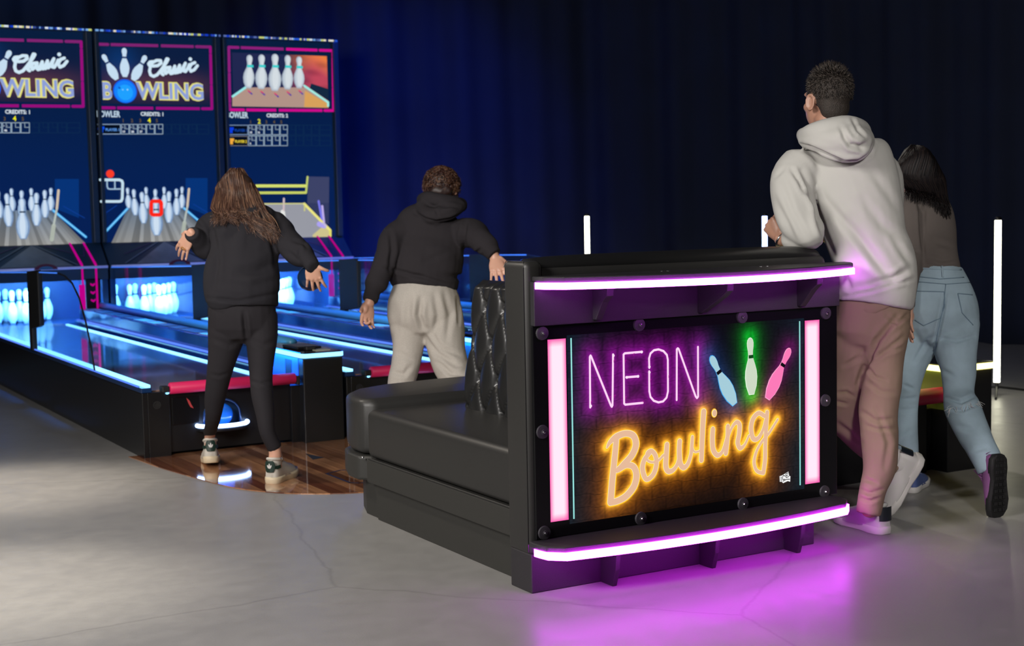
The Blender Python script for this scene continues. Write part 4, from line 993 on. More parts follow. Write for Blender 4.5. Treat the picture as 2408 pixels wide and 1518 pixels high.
# ------------------------------------------------------------------ people
def pr(co):
    """image position of points, used only to lay seams and folds out on the cloth"""
    d = co-np.array(CAM); z = d@np.array(_f); return 1204+F_PX*(d@np.array(R_))/z, 759+F_PX*(d@np.array(D_))/z
def cloth(lst, base=None):
    def f(co, no):
        u, v = pr(co); q = np.stack([u, v, np.zeros_like(u)], 1); h = np.zeros(len(co))
        ry = co-np.array(CAM); ry /= np.linalg.norm(ry, axis=1)[:, None]; facing = np.clip(-(no*ry).sum(1)*2.5+.1, 0, 1)
        for pts, dep, w in lst:
            dm = np.full(len(co), 9e3); tm = np.zeros(len(co)); n = len(pts)-1
            for i in range(n):
                d, t = seg_dist(q, (*pts[i], 0), (*pts[i+1], 0)); k = d < dm; dm[k] = d[k]; tm[k] = (t[k]+i)/n
            env = np.sin(PI*np.clip(tm*.92+.04, 0, 1))**.6
            h -= dep*env*facing*(np.exp(-(dm/w)**2) - .45*np.exp(-((dm-2*w)/w)**2))
        if base is not None: h += base(co)
        return h
    return f
def px(w, d): return w*d/F_PX
def rot(v, deg): return Matrix.Rotation(math.radians(deg), 3, 'Z') @ V(v)      # positive turns to the left
def chain(mb, p, d, nrm, L, r, curl, parts=(.44, .31, .25), n=8):
    """a finger: bones turn from d towards -nrm"""
    side = d.cross(nrm).normalized(); keys = [(p-d*.012, r*1.12)]; q = V(p); a = 0
    for i, f in enumerate(parts):
        a += curl[i] if isinstance(curl, (list, tuple)) else curl/3
        dd = Matrix.Rotation(-math.radians(a), 3, side) @ d; 
        keys.append((q+dd*(L*f*.5), r*(1-.09*i))); q = q+dd*L*f; keys.append((q.copy(), r*(.98-.13*i)))
    mb.limb(keys, n=10, k=2); return q, dd
def hand(mb, w, d, back, thumb, s=1., curls=(25, 25, 25, 25), spread=5, tdir=(.55, .75, -.1), tcurl=15, tips=None):
    """w wrist, d towards the knuckles, back = direction the back of the hand faces, thumb = +1/-1 along d x back"""
    d = V(d).normalized(); back = (V(back)-d*V(back).dot(d)).normalized(); side = d.cross(back).normalized()*thumb
    mb.limb([(w-d*.012, (.022*s, .018*s)), (w+d*.01*s, (.026*s, .018*s)), (w+d*.045*s, (.038*s, .016*s)), (w+d*.078*s, (.040*s, .013*s))], n=16, side=side)
    mb.ell(w+d*.035*s+side*.022*s-back*.009*s, (.017*s, .017*s, .028*s), (side, back, d), n=8)
    for i, (off, L, fw) in enumerate(((.030, .072, .082), (.010, .080, .087), (-.011, .074, .084), (-.030, .058, .076))):
        p = w+d*fw*s+side*off*s; dd = Matrix.Rotation(math.radians(spread*(1.5-i)), 3, back) @ d
        if (dd-d).dot(side)*(1.5-i) < 0: dd = Matrix.Rotation(-math.radians(spread*(1.5-i)), 3, back) @ d
        e, ed = chain(mb, p, dd, back, L*s, (.0088 if i < 3 else .0076)*s, curls[i])
        if tips is not None: tips.append((e, ed, back))
        mb.ell(p+back*.003*s, .0098*s, n=6)
    td = (d*tdir[0]+side*tdir[1]+back*tdir[2]).normalized(); p = w+d*.022*s+side*.030*s
    e, ed = chain(mb, p, td, back, .062*s, .0102*s, (0, tcurl, tcurl), parts=(.4, .35, .25))
    if tips is not None: tips.append((e, ed, back))
def head(mb, c, face, up, s=1.):
    face = V(face).normalized(); up = (V(up)-face*V(up).dot(face)).normalized(); sd = face.cross(up).normalized(); ax = (sd, face, up); c = V(c)
    P = lambda a, b, u: c+sd*a*s+face*b*s+up*u*s
    mb.ell(P(0, -.012, .030), (.074*s, .092*s, .085*s), ax, 18); mb.ell(P(0, .030, -.035), (.057*s, .060*s, .072*s), ax, 16); mb.ell(P(0, .052, -.082), (.032*s, .030*s, .024*s), ax, 12)
    mb.ell(P(0, .070, .030), (.050*s, .018*s, .016*s), ax, 10)
    mb.limb([(P(0, .083, .025), .008*s), (P(0, .095, -.003), .010*s), (P(0, .103, -.018), .0125*s)], n=10); mb.ell(P(0, .086, -.022), (.018*s, .010*s, .008*s), ax, 8)
    mb.ell(P(0, .084, -.049), (.022*s, .010*s, .006*s), ax, 8); mb.ell(P(0, .082, -.060), (.019*s, .010*s, .007*s), ax, 8)
    for q in (-1, 1):
        mb.ell(P(q*.040, .060, -.018), (.018*s, .016*s, .018*s), ax, 8)
        e = P(q*.077, -.006, -.008); a2 = (sd*q*.8-face*.55, face*.9+sd*q*.3+up*.1, up)
        a2 = [V(x).normalized() for x in a2]
        mb.tube([e+a2[1]*(.017*math.cos(a)*s)+a2[2]*((.031 if math.sin(a) > 0 else .028)*math.sin(a)*s)+a2[0]*.006*s for a in [2*PI*k/14 for k in range(15)]], .0045*s, 6)
        mb.ell(e, (.006*s, .014*s, .026*s), a2, 8); mb.ell(e-up*.028*s+face*.004*s, .007*s, n=6)
    return ax
def eyes(c, ax, s, parent):
    for q in (-1, 1):
        p = c+ax[0]*q*.027*s+ax[1]*.0625*s+ax[2]*.008*s
        e = obj('eye', MB().ell(p, .0118*s, n=10), M['eyewhite'], parent, smooth=True); obj('iris', MB().ell(p+ax[1]*.0078*s, .005*s, n=8), M['pinband'], e, smooth=True)
def strands(name, roots, m_, parent, r=.003, n=4, colf=None):
    mb = MB()
    for pts, rr in roots:
        k = len(pts); mb.tube(pts, [rr*(1-.75*(i/(k-1))**2) for i in range(k)], n, col=colf() if colf else None)
    return obj(name, mb, m_, parent, smooth=True, recalc=False)

SKIN = mat('skin', (.62, .34, .24), .45, vary=.08, vscale=20); SKIN.node_tree.nodes['Principled BSDF'].inputs['Subsurface Weight'].default_value = .08
SKIN2 = mat('skin_tan', (.42, .22, .15), .45, vary=.1, vscale=20)
M['eyewhite'] = mat('eye_white', (.7, .7, .68), .3)
M['nail'] = mat('nail', (.72, .42, .36), .25)
M['blackcloth'] = mat('black_fleece', (.021, .020, .024), .95, bump=.35, bscale=900, spec=.15)
M['legging'] = mat('black_legging', (.018, .016, .019), .8, bump=.15, bscale=1200, spec=.2)
M['charcoal'] = mat('charcoal_fleece', (.027, .024, .027), .95, bump=.4, bscale=700, spec=.15)
M['heather'] = mat('heather_grey', (.46, .425, .38), .95, bump=.5, bscale=900, vary=.22, vscale=260, spec=.15)
M['stone'] = mat('stone_grey_cotton', (.50, .49, .46), .95, bump=.3, bscale=1000, vary=.03, vscale=3, spec=.15)
M['khaki'] = mat('brown_twill', (.27, .185, .135), .85, bump=.2, bscale=1400, vary=.1, vscale=8, spec=.25)
M['taupe'] = mat('taupe_knit', (.13, .11, .10), .9, bump=.4, bscale=500, spec=.2)
M['denim'] = mat('light_denim', (.38, .50, .58), .85, bump=.4, bscale=900, vary=.42, vscale=7, spec=.2)
M['denimseam'] = mat('denim_seam', (.17, .25, .32), .85)
M['whiteshoe'] = mat('white_leather', (.62, .60, .58), .5, bump=.05, bscale=300)
M['cream'] = mat('cream_sole', (.66, .55, .38), .5); M['offwhite'] = mat('offwhite_leather', (.55, .52, .46), .55, bump=.1, bscale=300)
M['darkgreen'] = mat('dark_green', (.010, .03, .022), .4); M['purpleshoe'] = mat('purple_mesh', (.22, .08, .22), .8, bump=.6, bscale=500)
M['blackheel'] = mat('black_heel_tab', (.01, .015, .02), .4); M['gum'] = mat('gum_sole', (.20, .11, .05), .6)
M['gold'] = mat('gold', (.8, .5, .1), .25, metal=1); M['blueshoe'] = mat('blue_shoe', (.08, .12, .30), .6)

def shoe(name, person_, heel, fwd, up, L, mu, ms, mt, W=1., tread=None, tab='plain', HZ=1.):
    """heel: lowest back point; fwd towards the toe; up = instep side"""
    fwd = V(fwd).normalized(); up = (V(up)-fwd*V(up).dot(fwd)).normalized(); sd = fwd.cross(up).normalized(); k = L/.28; h0 = V(heel)
    T = lambda x, y, z: h0+sd*x*W*k+fwd*y*k+up*z*k*HZ
    out = [(.0, .012), (.018, .0), (.033, .02), (.037, .06), (.034, .11), (.040, .16), (.047, .20), (.044, .245), (.030, .275), (.006, .287)]
    def foot_outline(e, yo=0):
        r = [(x*e, (y-.14)*(1+(e-1)*.4)+.14) for x, y in out[1:]]; l = [(-x*(.93 if y > .1 else 1)*e, (y-.14)*(1+(e-1)*.4)+.14) for x, y in out[1:]]
        return r+l[::-1]
    sole = MB(); rs = [[T(x, y, z+(.012*max(0, (y-.2)/.08)**2)) for x, y in foot_outline(e)] for e, z in ((.94, 0), (1.0, .005), (1.03, .020), (1.0, .030))]
    sole.rings(rs);  
    um = MB(); secs = [(.004, .018, .050), (.012, .028, .076), (.03, .033, .082), (.06, .035, .078), (.09, .035, .074), (.12, .036, .072), (.15, .040, .062), (.18, .043, .050), (.21, .044, .042), (.24, .040, .036), (.265, .028, .030), (.280, .012, .024)]
    rs = []
    for y, w, h in secs:
        ring = []
        for i in range(18):
            a = 2*PI*i/18; x = w*math.cos(a); z = math.sin(a)
            zz = .024 + (h-.0)*max(z, 0)**.8 if z > 0 else .024+.012*z
            ring.append(T(x*(1-.18*max(z, 0)), y, zz))
        rs.append(ring)
    um.rings(rs); upo = obj('shoe', um, mu, person_, smooth=True); so = obj('sole', sole, ms, upo, smooth=True)
    if tread:
        tr = MB(); tr.rings([[T(x, y, z+(.012*max(0, (y-.2)/.08)**2)) for x, y in foot_outline(e)] for e, z in ((.97, -.004), (.99, .004))])
        for j in range(9):
            for i in (-1, 0, 1):
                y = .02+j*.028; w = .012; c = (i*.021*(1 if y > .12 else .8), y)
                tr.prism([T(c[0]-w*.6, c[1]-w*.7, -.004), T(c[0]+w*.6, c[1]-w*.7, -.004), T(c[0]+w*.6, c[1]+w*.5, -.004), T(c[0]-w*.6, c[1]+w*.5, -.004)], up*-.004)
        obj('tread', tr, tread, upo)
    # collar
    co = MB(); cp = []
    for i in range(21):
        a = 2*PI*i/20; cp.append(T(.029*math.cos(a), .062+.045*math.sin(a), .100-.012*math.sin(a+PI/2+PI/2)*-1+.006*math.sin(a)))
    co.tube(cp, .0085*k, 8); cr_ = MB(); cr_.rings([[p-up*.035*k for p in cp[:-1]], [p for p in cp[:-1]]], cap=False); co.v += [] ; obj('collar', co, mu, upo, smooth=True); 
    cr_o = obj('collar_wall', cr_, mu, upo, smooth=True)
    # tongue and laces
    tg = MB(); tg.rings([[T(x, y, z) for x, z in ((-.018*w, zz), (.018*w, zz), (.018*w, zz+.006), (-.018*w, zz+.006))] for y, zz, w in ((.17, .060, .9), (.14, .075, 1), (.115, .092, 1.1), (.095, .122, 1.2), (.09, .135, 1.1))]); obj('tongue', tg, mu, upo, smooth=True)
    lc = MB()
    for j in range(5):
        y = .115+.016*j; z = .094-.0105*j; lc.tube([T(-.022, y, z-.010), T(-.008, y+.002, z+.001), T(.008, y+.004, z+.001), T(.022, y+.006, z-.010)], .0028*k, 6)
    obj('laces', lc, M['whiteshoe'] if mu is not M['purpleshoe'] else mu, upo, smooth=True)
    # heel tab
    tb = MB(); g = []
    for j, z in enumerate((.052, .062, .080, .096, .104) if tab != 'star' else (.052, .060, .078, .094, .100)):
        row = []
        for i in range(9):
            a = -PI/2+(i-4)*.21*(1.0 if tab != 'star' else (.62, .8, 1.0, .8, .6)[j]); w = .0335
            row.append(T(w*math.cos(a)*1.0, .028+.031*math.sin(a)-(.003), z))
        g.append(row)
    tb.rings(g, closed_u=False, cap=False); to = obj('heel_tab', tb, mt, upo, smooth=True)
    if tab == 'star':
        fl_ = MB()
        for (x0, z0, x1, z1, w) in ((0, .068, 0, .090, .0045), (-.002, .068, -.010, .083, .004), (.002, .068, .010, .083, .004)):
            P_ = []
            for q in range(10):
                a = 2*PI*q/10; cx, cz = (x0+x1)/2, (z0+z1)/2; dx, dz = (x1-x0)/2, (z1-z0)/2; l = math.hypot(dx, dz)
                x = cx+dx*math.cos(a)-dz/l*w*math.sin(a)*.8; z = cz+dz*math.cos(a)+dx/l*w*math.sin(a)*.8
                P_.append(T(x, -.0075+abs(x)*.12, z))
            fl_.prism(P_, -fwd*.0008)
        fl_.box(0, 0, 0, 0, 0, 0) if False else None
        obj('emblem', fl_, M['whiteshoe'], upo)
        st = MB()
        for sgn in (-1, 1):
            st.rings([[T(sgn*x, y, z) for y, x, z in ((.004, .020, .066), (.02, .031, .064), (.045, .0365, .066))], [T(sgn*x, y, z) for y, x, z in ((.004, .019, .078), (.02, .030, .078), (.045, .0358, .080))]], closed_u=False, cap=False)
        obj('side_stripe', st, mt, upo, smooth=True)
    return T

def person(label, loc): return thing('person', label, 'person', loc)
def hp(u, v, d, hw, ratio=.68): return (at(u, v, d), (px(hw, d), px(hw, d)*ratio))     # section with a half width measured in the view
def lp(u, v, d, hw): return (at(u, v, d), px(hw, d))
def tan_(v, deg): return (RT*math.cos(math.radians(deg))+UP*math.sin(math.radians(deg)))

# ---- young woman in black, bowling on the left lane
def girl():
    t = person('woman with long brown hair in a black hoodie and leggings swinging a ball, back turned', (2.42, 6.95, 0))
    hl = on_z(497, 1088, .030); d1 = rot(FW, 14); hr = on_z(636, 1139, .001); d2 = rot(FW, -16); AL = hl+d1*.058; AR = hr+d2*.058
    B = MB(); tips = []
    hc = at(556, 452, 7.22); face = (FW+UP*-.45+RT*-.05).normalized(); hup = (UP+FW*.45).normalized()
    ax = head(B, hc, face, hup, .93)
    B.limb([(at(572, 512, 7.1), .05), (at(566, 490, 7.15), .048), (hc-UP*.05, .048)])
    B.limb([hp(570, 725, 6.95, 66), hp(572, 680, 6.97, 60), hp(575, 600, 7.04, 60), hp(577, 545, 7.08, 68), hp(577, 515, 7.1, 50)], side=RT, n=20)
    for keys in ([lp(510, 520, 7.12, 24), lp(486, 578, 7.12, 18), lp(462, 556, 7.05, 12), lp(451, 548, 7.0, 11.5)], [lp(645, 522, 7.1, 24), lp(700, 578, 6.93, 19), lp(724, 608, 6.80, 12), lp(733, 622, 6.77, 12)]): B.limb(keys)
    B.limb([lp(530, 740, 6.95, 34), lp(531, 790, 6.96, 36), lp(515, 880, 6.98, 22), lp(503, 950, 7.05, 20), lp(501, 985, 7.10, 12), (AL+UP*.135, .027), (AL+UP*.09, .030), (AL+d1*.01+UP*.055, .030)])
    B.limb([lp(615, 740, 6.95, 34), lp(616, 790, 6.94, 34), lp(614, 880, 6.90, 22), lp(620, 955, 6.87, 20), lp(628, 1012, 6.84, 15), (AR+UP*.16, .030), (AR+UP*.11, .031), (AR+d2*.01+UP*.055, .031)])
    wl = at(449, 548, 6.99); hand(B, wl, at(435, 574, 7.02)-wl, -FW-RT*.25+UP*.3, 1, 1.0, curls=((10, 15, 10), (8, 14, 10), (5, 10, 8), (3, 6, 5)), spread=9, tdir=(.75, .5, -.35), tips=tips)
    wr = at(731, 618, 6.775); hand(B, wr, at(737, 648, 6.80)-wr, -FW+UP*.35, -1, .97, curls=((8, 18, 12), (8, 16, 12), (8, 16, 12), (10, 18, 12)), spread=11, tdir=(.6, .75, .1), tcurl=22, tips=tips)
    body = solid('body', B, SKIN, t, voxel=.0042, smooth=3)
    eyes(hc, ax, .93, body)
    nm = MB()
    for e, d, b in tips: nm.ell(e-d*.002+b*.004, (.0055, .0085, .003), ((d.cross(b)).normalized(), d, b), 8)
    obj('fingernails', nm, M['nail'], body, smooth=True)
    ring = at(438, 574, 7.19)
    # leggings
    L = MB()
    L.limb([hp(571, 700, 6.94, 74, .75), hp(570, 735, 6.94, 80, .78), hp(571, 770, 6.945, 80, .72)], side=RT, n=22)
    L.limb([lp(534, 745, 6.94, 44), lp(532, 790, 6.95, 43), lp(524, 835, 6.96, 35), lp(515, 880, 6.98, 29), lp(505, 940, 7.03, 24), lp(501, 985, 7.10, 17.5), (AL+UP*.152, .0335)], n=22, f1=True)
    L.limb([lp(610, 745, 6.94, 43), lp(615, 790, 6.93, 38), lp(614, 840, 6.91, 31.5), lp(614, 885, 6.89, 27), lp(617, 928, 6.87, 26), lp(624, 975, 6.85, 22), lp(629, 1015, 6.84, 18.5), (AR+UP*.172, .036)], n=22, f1=True)
    solid('leggings', L, M['legging'], t, voxel=.006, smooth=4, disp=cloth([([(573, 735), (576, 765), (580, 800)], .012, 5), ([(500, 795), (540, 812), (570, 800)], .004, 6), ([(590, 800), (620, 812), (648, 800)], .004, 6), ([(497, 880), (515, 884), (540, 876)], .003, 4), ([(590, 895), (612, 902), (640, 896)], .004, 4), ([(600, 905), (625, 912)], .003, 3)]))
    # hoodie
    H = MB()
    H.limb([hp(573, 706, 6.93, 80, .80), hp(570, 690, 6.93, 88, .78), hp(568, 640, 6.96, 88, .74), hp(575, 590, 7.0, 82, .72), hp(580, 545, 7.04, 84, .66), hp(580, 515, 7.08, 70, .62), hp(576, 498, 7.1, 42, .8)], side=tan_(0, 6), n=26, f0=True)
    H.limb([lp(522, 520, 7.12, 32), lp(495, 540, 7.12, 36), lp(482, 578, 7.10, 31), lp(468, 568, 7.06, 24), lp(451, 549, 6.985, 20)], n=18, f1=True)
    H.limb([lp(642, 528, 7.1, 34), lp(672, 560, 7.0, 33), lp(697, 588, 6.9, 32), lp(712, 604, 6.84, 27), lp(720, 610, 6.82, 22)], n=18)
    H.limb([lp(714, 602, 6.83, 20), lp(735, 626, 6.772, 16.5)], n=16, f1=True)
    H.limb([lp(540, 505, 7.06, 18), lp(560, 535, 6.98, 26), lp(590, 548, 6.97, 28), lp(618, 532, 7.0, 24), lp(628, 505, 7.06, 18)], n=14); H.ell(at(588, 520, 7.04), (.09, .06, .07), (RT, FW, UP), 12)
    H.limb([hp(572, 716, 6.93, 82, .82), hp(572, 692, 6.93, 83, .82)], side=tan_(0, 8), n=26, f0=True, f1=True)
    solid('hoodie', H, M['blackcloth'], t, voxel=.0075, smooth=5, disp=cloth([([(487, 700), (560, 708), (655, 690)], .007, 4), ([(648, 500), (640, 560), (652, 640)], .010, 6), ([(505, 560), (508, 620), (500, 690)], .010, 7), ([(498, 585), (492, 610)], .008, 5),
        ([(545, 645), (600, 640), (650, 618)], .014, 12), ([(520, 665), (590, 672), (648, 655)], .008, 9), ([(690, 565), (715, 572), (722, 585)], .008, 4), ([(676, 590), (700, 612)], .007, 5), ([(706, 585), (700, 612)], .007, 3.5), ([(455, 520), (480, 540)], .006, 5), ([(470, 500), (500, 545), (505, 580)], .008, 6)], waves(.007, 20, 20, 13, 1)))
    # hair
    rnd = random.Random(11); hb = MB()
    hb.ell(hc+ax[2]*.028-ax[1]*.010, (.078, .088, .082), ax, 20)
    hb.limb([(at(557, 425, 7.18), (.080, .05)), (at(558, 465, 7.15), (.088, .045)), (at(562, 492, 7.09), (.10, .03))], n=20, side=RT)
    hair = solid('hair', hb, mat('hair_brown_under', (.024, .011, .007), .6), t, voxel=.006, smooth=5)
    crown = hc+ax[2]*.116-ax[1]*.02
    S = []; cols = []
    for i in range(1100):
        a = rnd.uniform(-1, 1); top = rnd.random()
        root = crown + ax[0]*(a*.03) + ax[1]*rnd.uniform(-.02, .05)
        end_u = 572 + a*66 + 10*(a > .1)*(a) + rnd.uniform(-6, 6); 
        long = rnd.random()
        base_v = 515 + 25*max(a, -.2) + (38 if a > -.1 else 14)*long
        if -.32 < a < -.02: base_v = min(base_v, 500+rnd.uniform(0, 10)) if rnd.random() < .85 else base_v
        e = at(end_u+18*(a > 0), base_v, 6.90+rnd.uniform(0, .03)); m1 = hc + ax[0]*(a*.094) + ax[2]*(.070-.045*abs(a)) - ax[1]*(.108-.085*a*a)
        m2 = at(557+a*51, 452, 7.105+.03*a*a); m3 = at(560+a*64, 488, 7.00+.02*a*a); cu = rnd.uniform(-8, 8)
        m4 = at((560+a*64)*.45+(end_u+cu)*.55, (488+base_v)/2, 6.93)
        wv = .016*math.sin(a*9+2.1*math.floor(a*4)); m4 = m4+RT*wv-UP*.002; e = e-RT*wv*1.3+UP*rnd.uniform(-.02, .015)
        P = [V(q)+V((rnd.uniform(-1, 1), rnd.uniform(-1, 1), rnd.uniform(-1, 1)))*.004 for q in (root, m1, m2, m3, m4, e)]
        # smooth
        pts = []
        for j in range(len(P)-1):
            p0, p1, p2, p3 = P[max(j-1, 0)], P[j], P[j+1], P[min(j+2, len(P)-1)]
            for q in range(4):
                s_ = q/4; pts.append(.5*((2*p1)+(p2-p0)*s_+(2*p0-5*p1+4*p2-p3)*s_*s_+(3*p1-p0-3*p2+p3)*s_**3))
        pts.append(P[-1]); S.append((pts, rnd.uniform(.0012, .0028)))
    def hc_():
        c = rnd.choice([(.075, .034, .022), (.09, .042, .028), (.05, .022, .014), (.16, .08, .05), (.24, .13, .075), (.035, .016, .010), (.05, .022, .014)]); return c
    hm = mat('hair_brown', rough=.38, vcol=True, spec=.6)
    strands('hair_strands', S, hm, hair, colf=hc_)
    fw = []
    shoe('shoe_left', t, hl, d1-UP*.15, UP+d1*.15, .245, M['offwhite'], M['cream'], M['darkgreen'], W=1.24, tab='star', HZ=1.32)
    shoe('shoe_right', t, hr, d2, UP, .245, M['offwhite'], M['cream'], M['darkgreen'], W=1.24, tab='star', HZ=1.32)
    g = at(430, 584, 7.005); gd = (at(435, 574, 7.02)-at(449, 548, 6.99)).normalized(); ga = gd.orthogonal().normalized(); gb = gd.cross(ga)
    obj('ring', MB().tube([g+ga*.0098*math.cos(a)+gb*.0098*math.sin(a) for a in [2*PI*k/12 for k in range(13)]], .0022, 6), M['gold'], body)
    return t
girl()
bl = ball('bowling_ball', (0, 0, 0), .062, M['darkball'], 'dark blue bowling ball held under the right hand of the woman in black'); bl.location = at(729, 654, 6.90)

# ---- boy in charcoal hoodie and heather grey sweatpants
def boy():
    D = 7.5; t = person('curly-haired person in a black hoodie and grey sweatpants leaning forward with arms out', (4.28, 6.75, 0))
    B = MB(); tips = []
    hc = at(1040, 447, 7.62); face = (FW+UP*-.5+RT*.25).normalized(); hup = (UP+FW*.5).normalized(); ax = head(B, hc, face, hup, .95)
    B.limb([(at(1034, 500, 7.52), .055), (hc-UP*.05, .052)])
    B.limb([hp(996, 680, 7.48, 62), hp(1000, 640, 7.48, 58), hp(1010, 590, 7.5, 62), hp(1018, 545, 7.5, 70), hp(1025, 515, 7.5, 50)], side=RT, n=20)
    B.limb([lp(937, 548, 7.46, 24), lp(893, 632, 7.38, 19), lp(873, 690, 7.29, 11), lp(868, 715, 7.28, 12)])
    B.limb([lp(1105, 545, 7.46, 24), lp(1145, 578, 7.32, 20), lp(1160, 597, 7.3, 12), lp(1163, 606, 7.3, 13)])
    B.limb([lp(965, 720, 7.48, 36), lp(955, 800, 7.47, 32), lp(947, 890, 7.45, 22), lp(942, 960, 7.48, 20), lp(940, 1045, 7.52, 15)])
    B.limb([lp(1040, 720, 7.48, 36), lp(1052, 800, 7.45, 33), lp(1065, 890, 7.38, 22), lp(1100, 960, 7.25, 20), lp(1140, 1040, 7.1, 15)])
    wl = at(868, 712, 7.285); hand(B, wl, at(864, 740, 7.27)-wl, FW*.8-RT*.5, -1, 1.0, curls=((20, 25, 20), (40, 45, 30), (20, 25, 20), (12, 20, 15)), spread=5, tdir=(.8, .5, -.4), tcurl=12, tips=tips)
    wr = at(1164, 603, 7.30); hand(B, wr, at(1170, 632, 7.26)-wr, -FW+UP*.3, -1, 1.08, curls=((14, 20, 15), (14, 18, 15), (12, 18, 15), (12, 18, 12)), spread=9, tdir=(.6, .6, -.4), tips=tips)
    body = solid('body', B, SKIN, t, voxel=.0045, smooth=3); eyes(hc, ax, .95, body)
    P = MB()
    P.limb([hp(993, 668, 7.47, 70, .8), hp(996, 700, 7.46, 84, .8), hp(997, 740, 7.46, 87, .74), hp(998, 758, 7.46, 82, .7)], side=tan_(0, -10), n=24)
    P.limb([lp(955, 725, 7.46, 44), lp(960, 775, 7.46, 42), lp(959, 820, 7.46, 36), lp(952, 865, 7.45, 33), lp(945, 900, 7.45, 33), lp(940, 980, 7.47, 30), lp(938, 1040, 7.5, 26)], n=20)
    P.limb([lp(1040, 725, 7.46, 45), lp(1044, 775, 7.45, 48), lp(1049, 820, 7.43, 45), lp(1060, 860, 7.40, 42), lp(1078, 900, 7.34, 38), lp(1108, 970, 7.2, 31), lp(1140, 1035, 7.1, 26)], n=20)
    solid('sweatpants', P, M['heather'], t, voxel=.0075, smooth=5, disp=cloth([([(990, 700), (985, 740), (996, 775)], .016, 6), ([(1020, 690), (1030, 740), (1022, 790)], .008, 6), ([(1045, 690), (1058, 740), (1050, 800)], .008, 6), ([(965, 690), (958, 750)], .006, 7), ([(1000, 790), (1030, 830), (1075, 860)], .010, 6), ([(1005, 770), (1040, 820), (1080, 835)], .008, 5), ([(965, 860), (950, 880), (925, 875)], .008, 5), ([(1030, 850), (1060, 878), (1095, 880)], .010, 5), ([(930, 720), (934, 790)], .006, 7), ([(1075, 700), (1078, 760)], .008, 4), ([(940, 830), (975, 850)], .006, 6)], waves(.004, 24, 24, 12, 4)))
    H = MB()
    H.limb([hp(1000, 662, 7.47, 76, .8), hp(998, 640, 7.47, 88, .76), hp(1004, 605, 7.48, 87, .72), hp(1010, 568, 7.5, 84, .68), hp(1014, 540, 7.5, 86, .62), hp(1022, 514, 7.5, 72, .6), hp(1030, 495, 7.5, 44, .8)], side=tan_(0, -10), n=26, f0=True)
    H.limb([lp(955, 545, 7.48, 36), lp(932, 560, 7.46, 36), lp(912, 600, 7.4, 31), lp(893, 645, 7.35, 27), lp(884, 672, 7.32, 27)], n=18); H.limb([lp(882, 672, 7.32, 20), lp(871, 704, 7.29, 17)], n=16, f1=True)
    H.limb([lp(1085, 548, 7.48, 36), lp(1112, 550, 7.42, 35), lp(1136, 570, 7.33, 28), lp(1152, 582, 7.3, 24)], n=18); H.limb([lp(1150, 584, 7.3, 22), lp(1161, 597, 7.29, 20)], n=16, f1=True)
    H.limb([hp(998, 668, 7.47, 79, .82), hp(1001, 648, 7.47, 81, .82)], side=tan_(0, -14), n=26, f0=True, f1=True)
    H.limb([lp(992, 484, 7.45, 17), lp(1002, 500, 7.40, 18), lp(1022, 507, 7.38, 19), lp(1060, 497, 7.39, 19), lp(1082, 483, 7.45, 17)], n=16)
    H.limb([lp(996, 470, 7.52, 17), lp(1012, 468, 7.44, 18), lp(1038, 471, 7.41, 18), lp(1068, 477, 7.44, 18), lp(1084, 482, 7.52, 16)], n=16); H.ell(at(1036, 490, 7.47), (.105, .075, .07), (RT, FW, UP), 12)
    solid('hoodie', H, M['charcoal'], t, voxel=.0075, smooth=5, disp=cloth([([(975, 500), (1000, 514), (1025, 522), (1060, 516), (1090, 502)], .010, 3.5), ([(1095, 520), (1088, 560), (1095, 600)], .014, 5), ([(918, 545), (922, 590), (915, 640)], .012, 5), ([(905, 628), (950, 640), (1010, 655), (1060, 672)], .010, 4), ([(960, 650), (1000, 648)], .006, 5), ([(1000, 612), (1060, 590)], .004, 6), ([(1040, 487), (1060, 484), (1080, 486)], .010, 3.5), ([(1025, 494), (1030, 506)], .006, 2.5), ([(1118, 598), (1128, 585)], .010, 3.5), ([(860, 690), (884, 696)], .006, 3), ([(1005, 480), (1025, 486)], .006, 3)], waves(.006, 20, 20, 15, 2)))
    hb = MB(); hb.ell(hc+ax[2]*.035-ax[1]*.012, (.090, .100, .088), ax, 20); hb.ell(hc-ax[2]*.03-ax[1]*.055, (.07, .04, .05), ax, 12)
    hair = solid('hair', hb, mat('hair_dark_brown_under', (.02, .008, .006), .5), t, voxel=.006, smooth=3, disp=lambda co, no: waves(.006, 60, 60, 60, 3)(co))
    rnd = random.Random(5); S = []
    for i in range(820):
        th = math.acos(rnd.uniform(-.85, 1)); ph = rnd.uniform(0, 2*PI); n_ = ax[0]*math.sin(th)*math.cos(ph)+ax[1]*math.sin(th)*math.sin(ph)+ax[2]*math.cos(th)
        if n_.dot(ax[1]) > .6 and n_.dot(ax[2]) < .4: continue
        p = hc+ax[2]*.035-ax[1]*.012+ax[0]*n_.dot(ax[0])*.088+ax[1]*n_.dot(ax[1])*.098+ax[2]*n_.dot(ax[2])*.088
        a_ = n_.orthogonal().normalized(); b_ = n_.cross(a_); r0 = rnd.uniform(.006, .011); f0 = rnd.uniform(0, 6); pts = []
        dr = (a_*rnd.uniform(-1, 1)+b_*rnd.uniform(-1, 1)-UP*.6)
        for k in range(12):
            s_ = k/11; an = f0+s_*7.5; pts.append(p+n_*(.004+.012*s_)+dr*.022*s_+a_*r0*math.cos(an)+b_*r0*math.sin(an))
        S.append((pts, rnd.uniform(.0018, .003)))
    strands('hair_curls', S, mat('curl_brown', rough=.4, vcol=True), hair, colf=lambda: rnd.choice([(.05, .018, .012), (.03, .011, .008), (.09, .04, .022), (.13, .065, .035), (.022, .008, .006)]))
    shoe('shoe_left', t, at(938, 1066, 7.5)*1.0 if False else on_z(940, 1072, .0), rot(FW, 10), UP, .27, M['whiteshoe'], M['cream'], M['blackheel'])
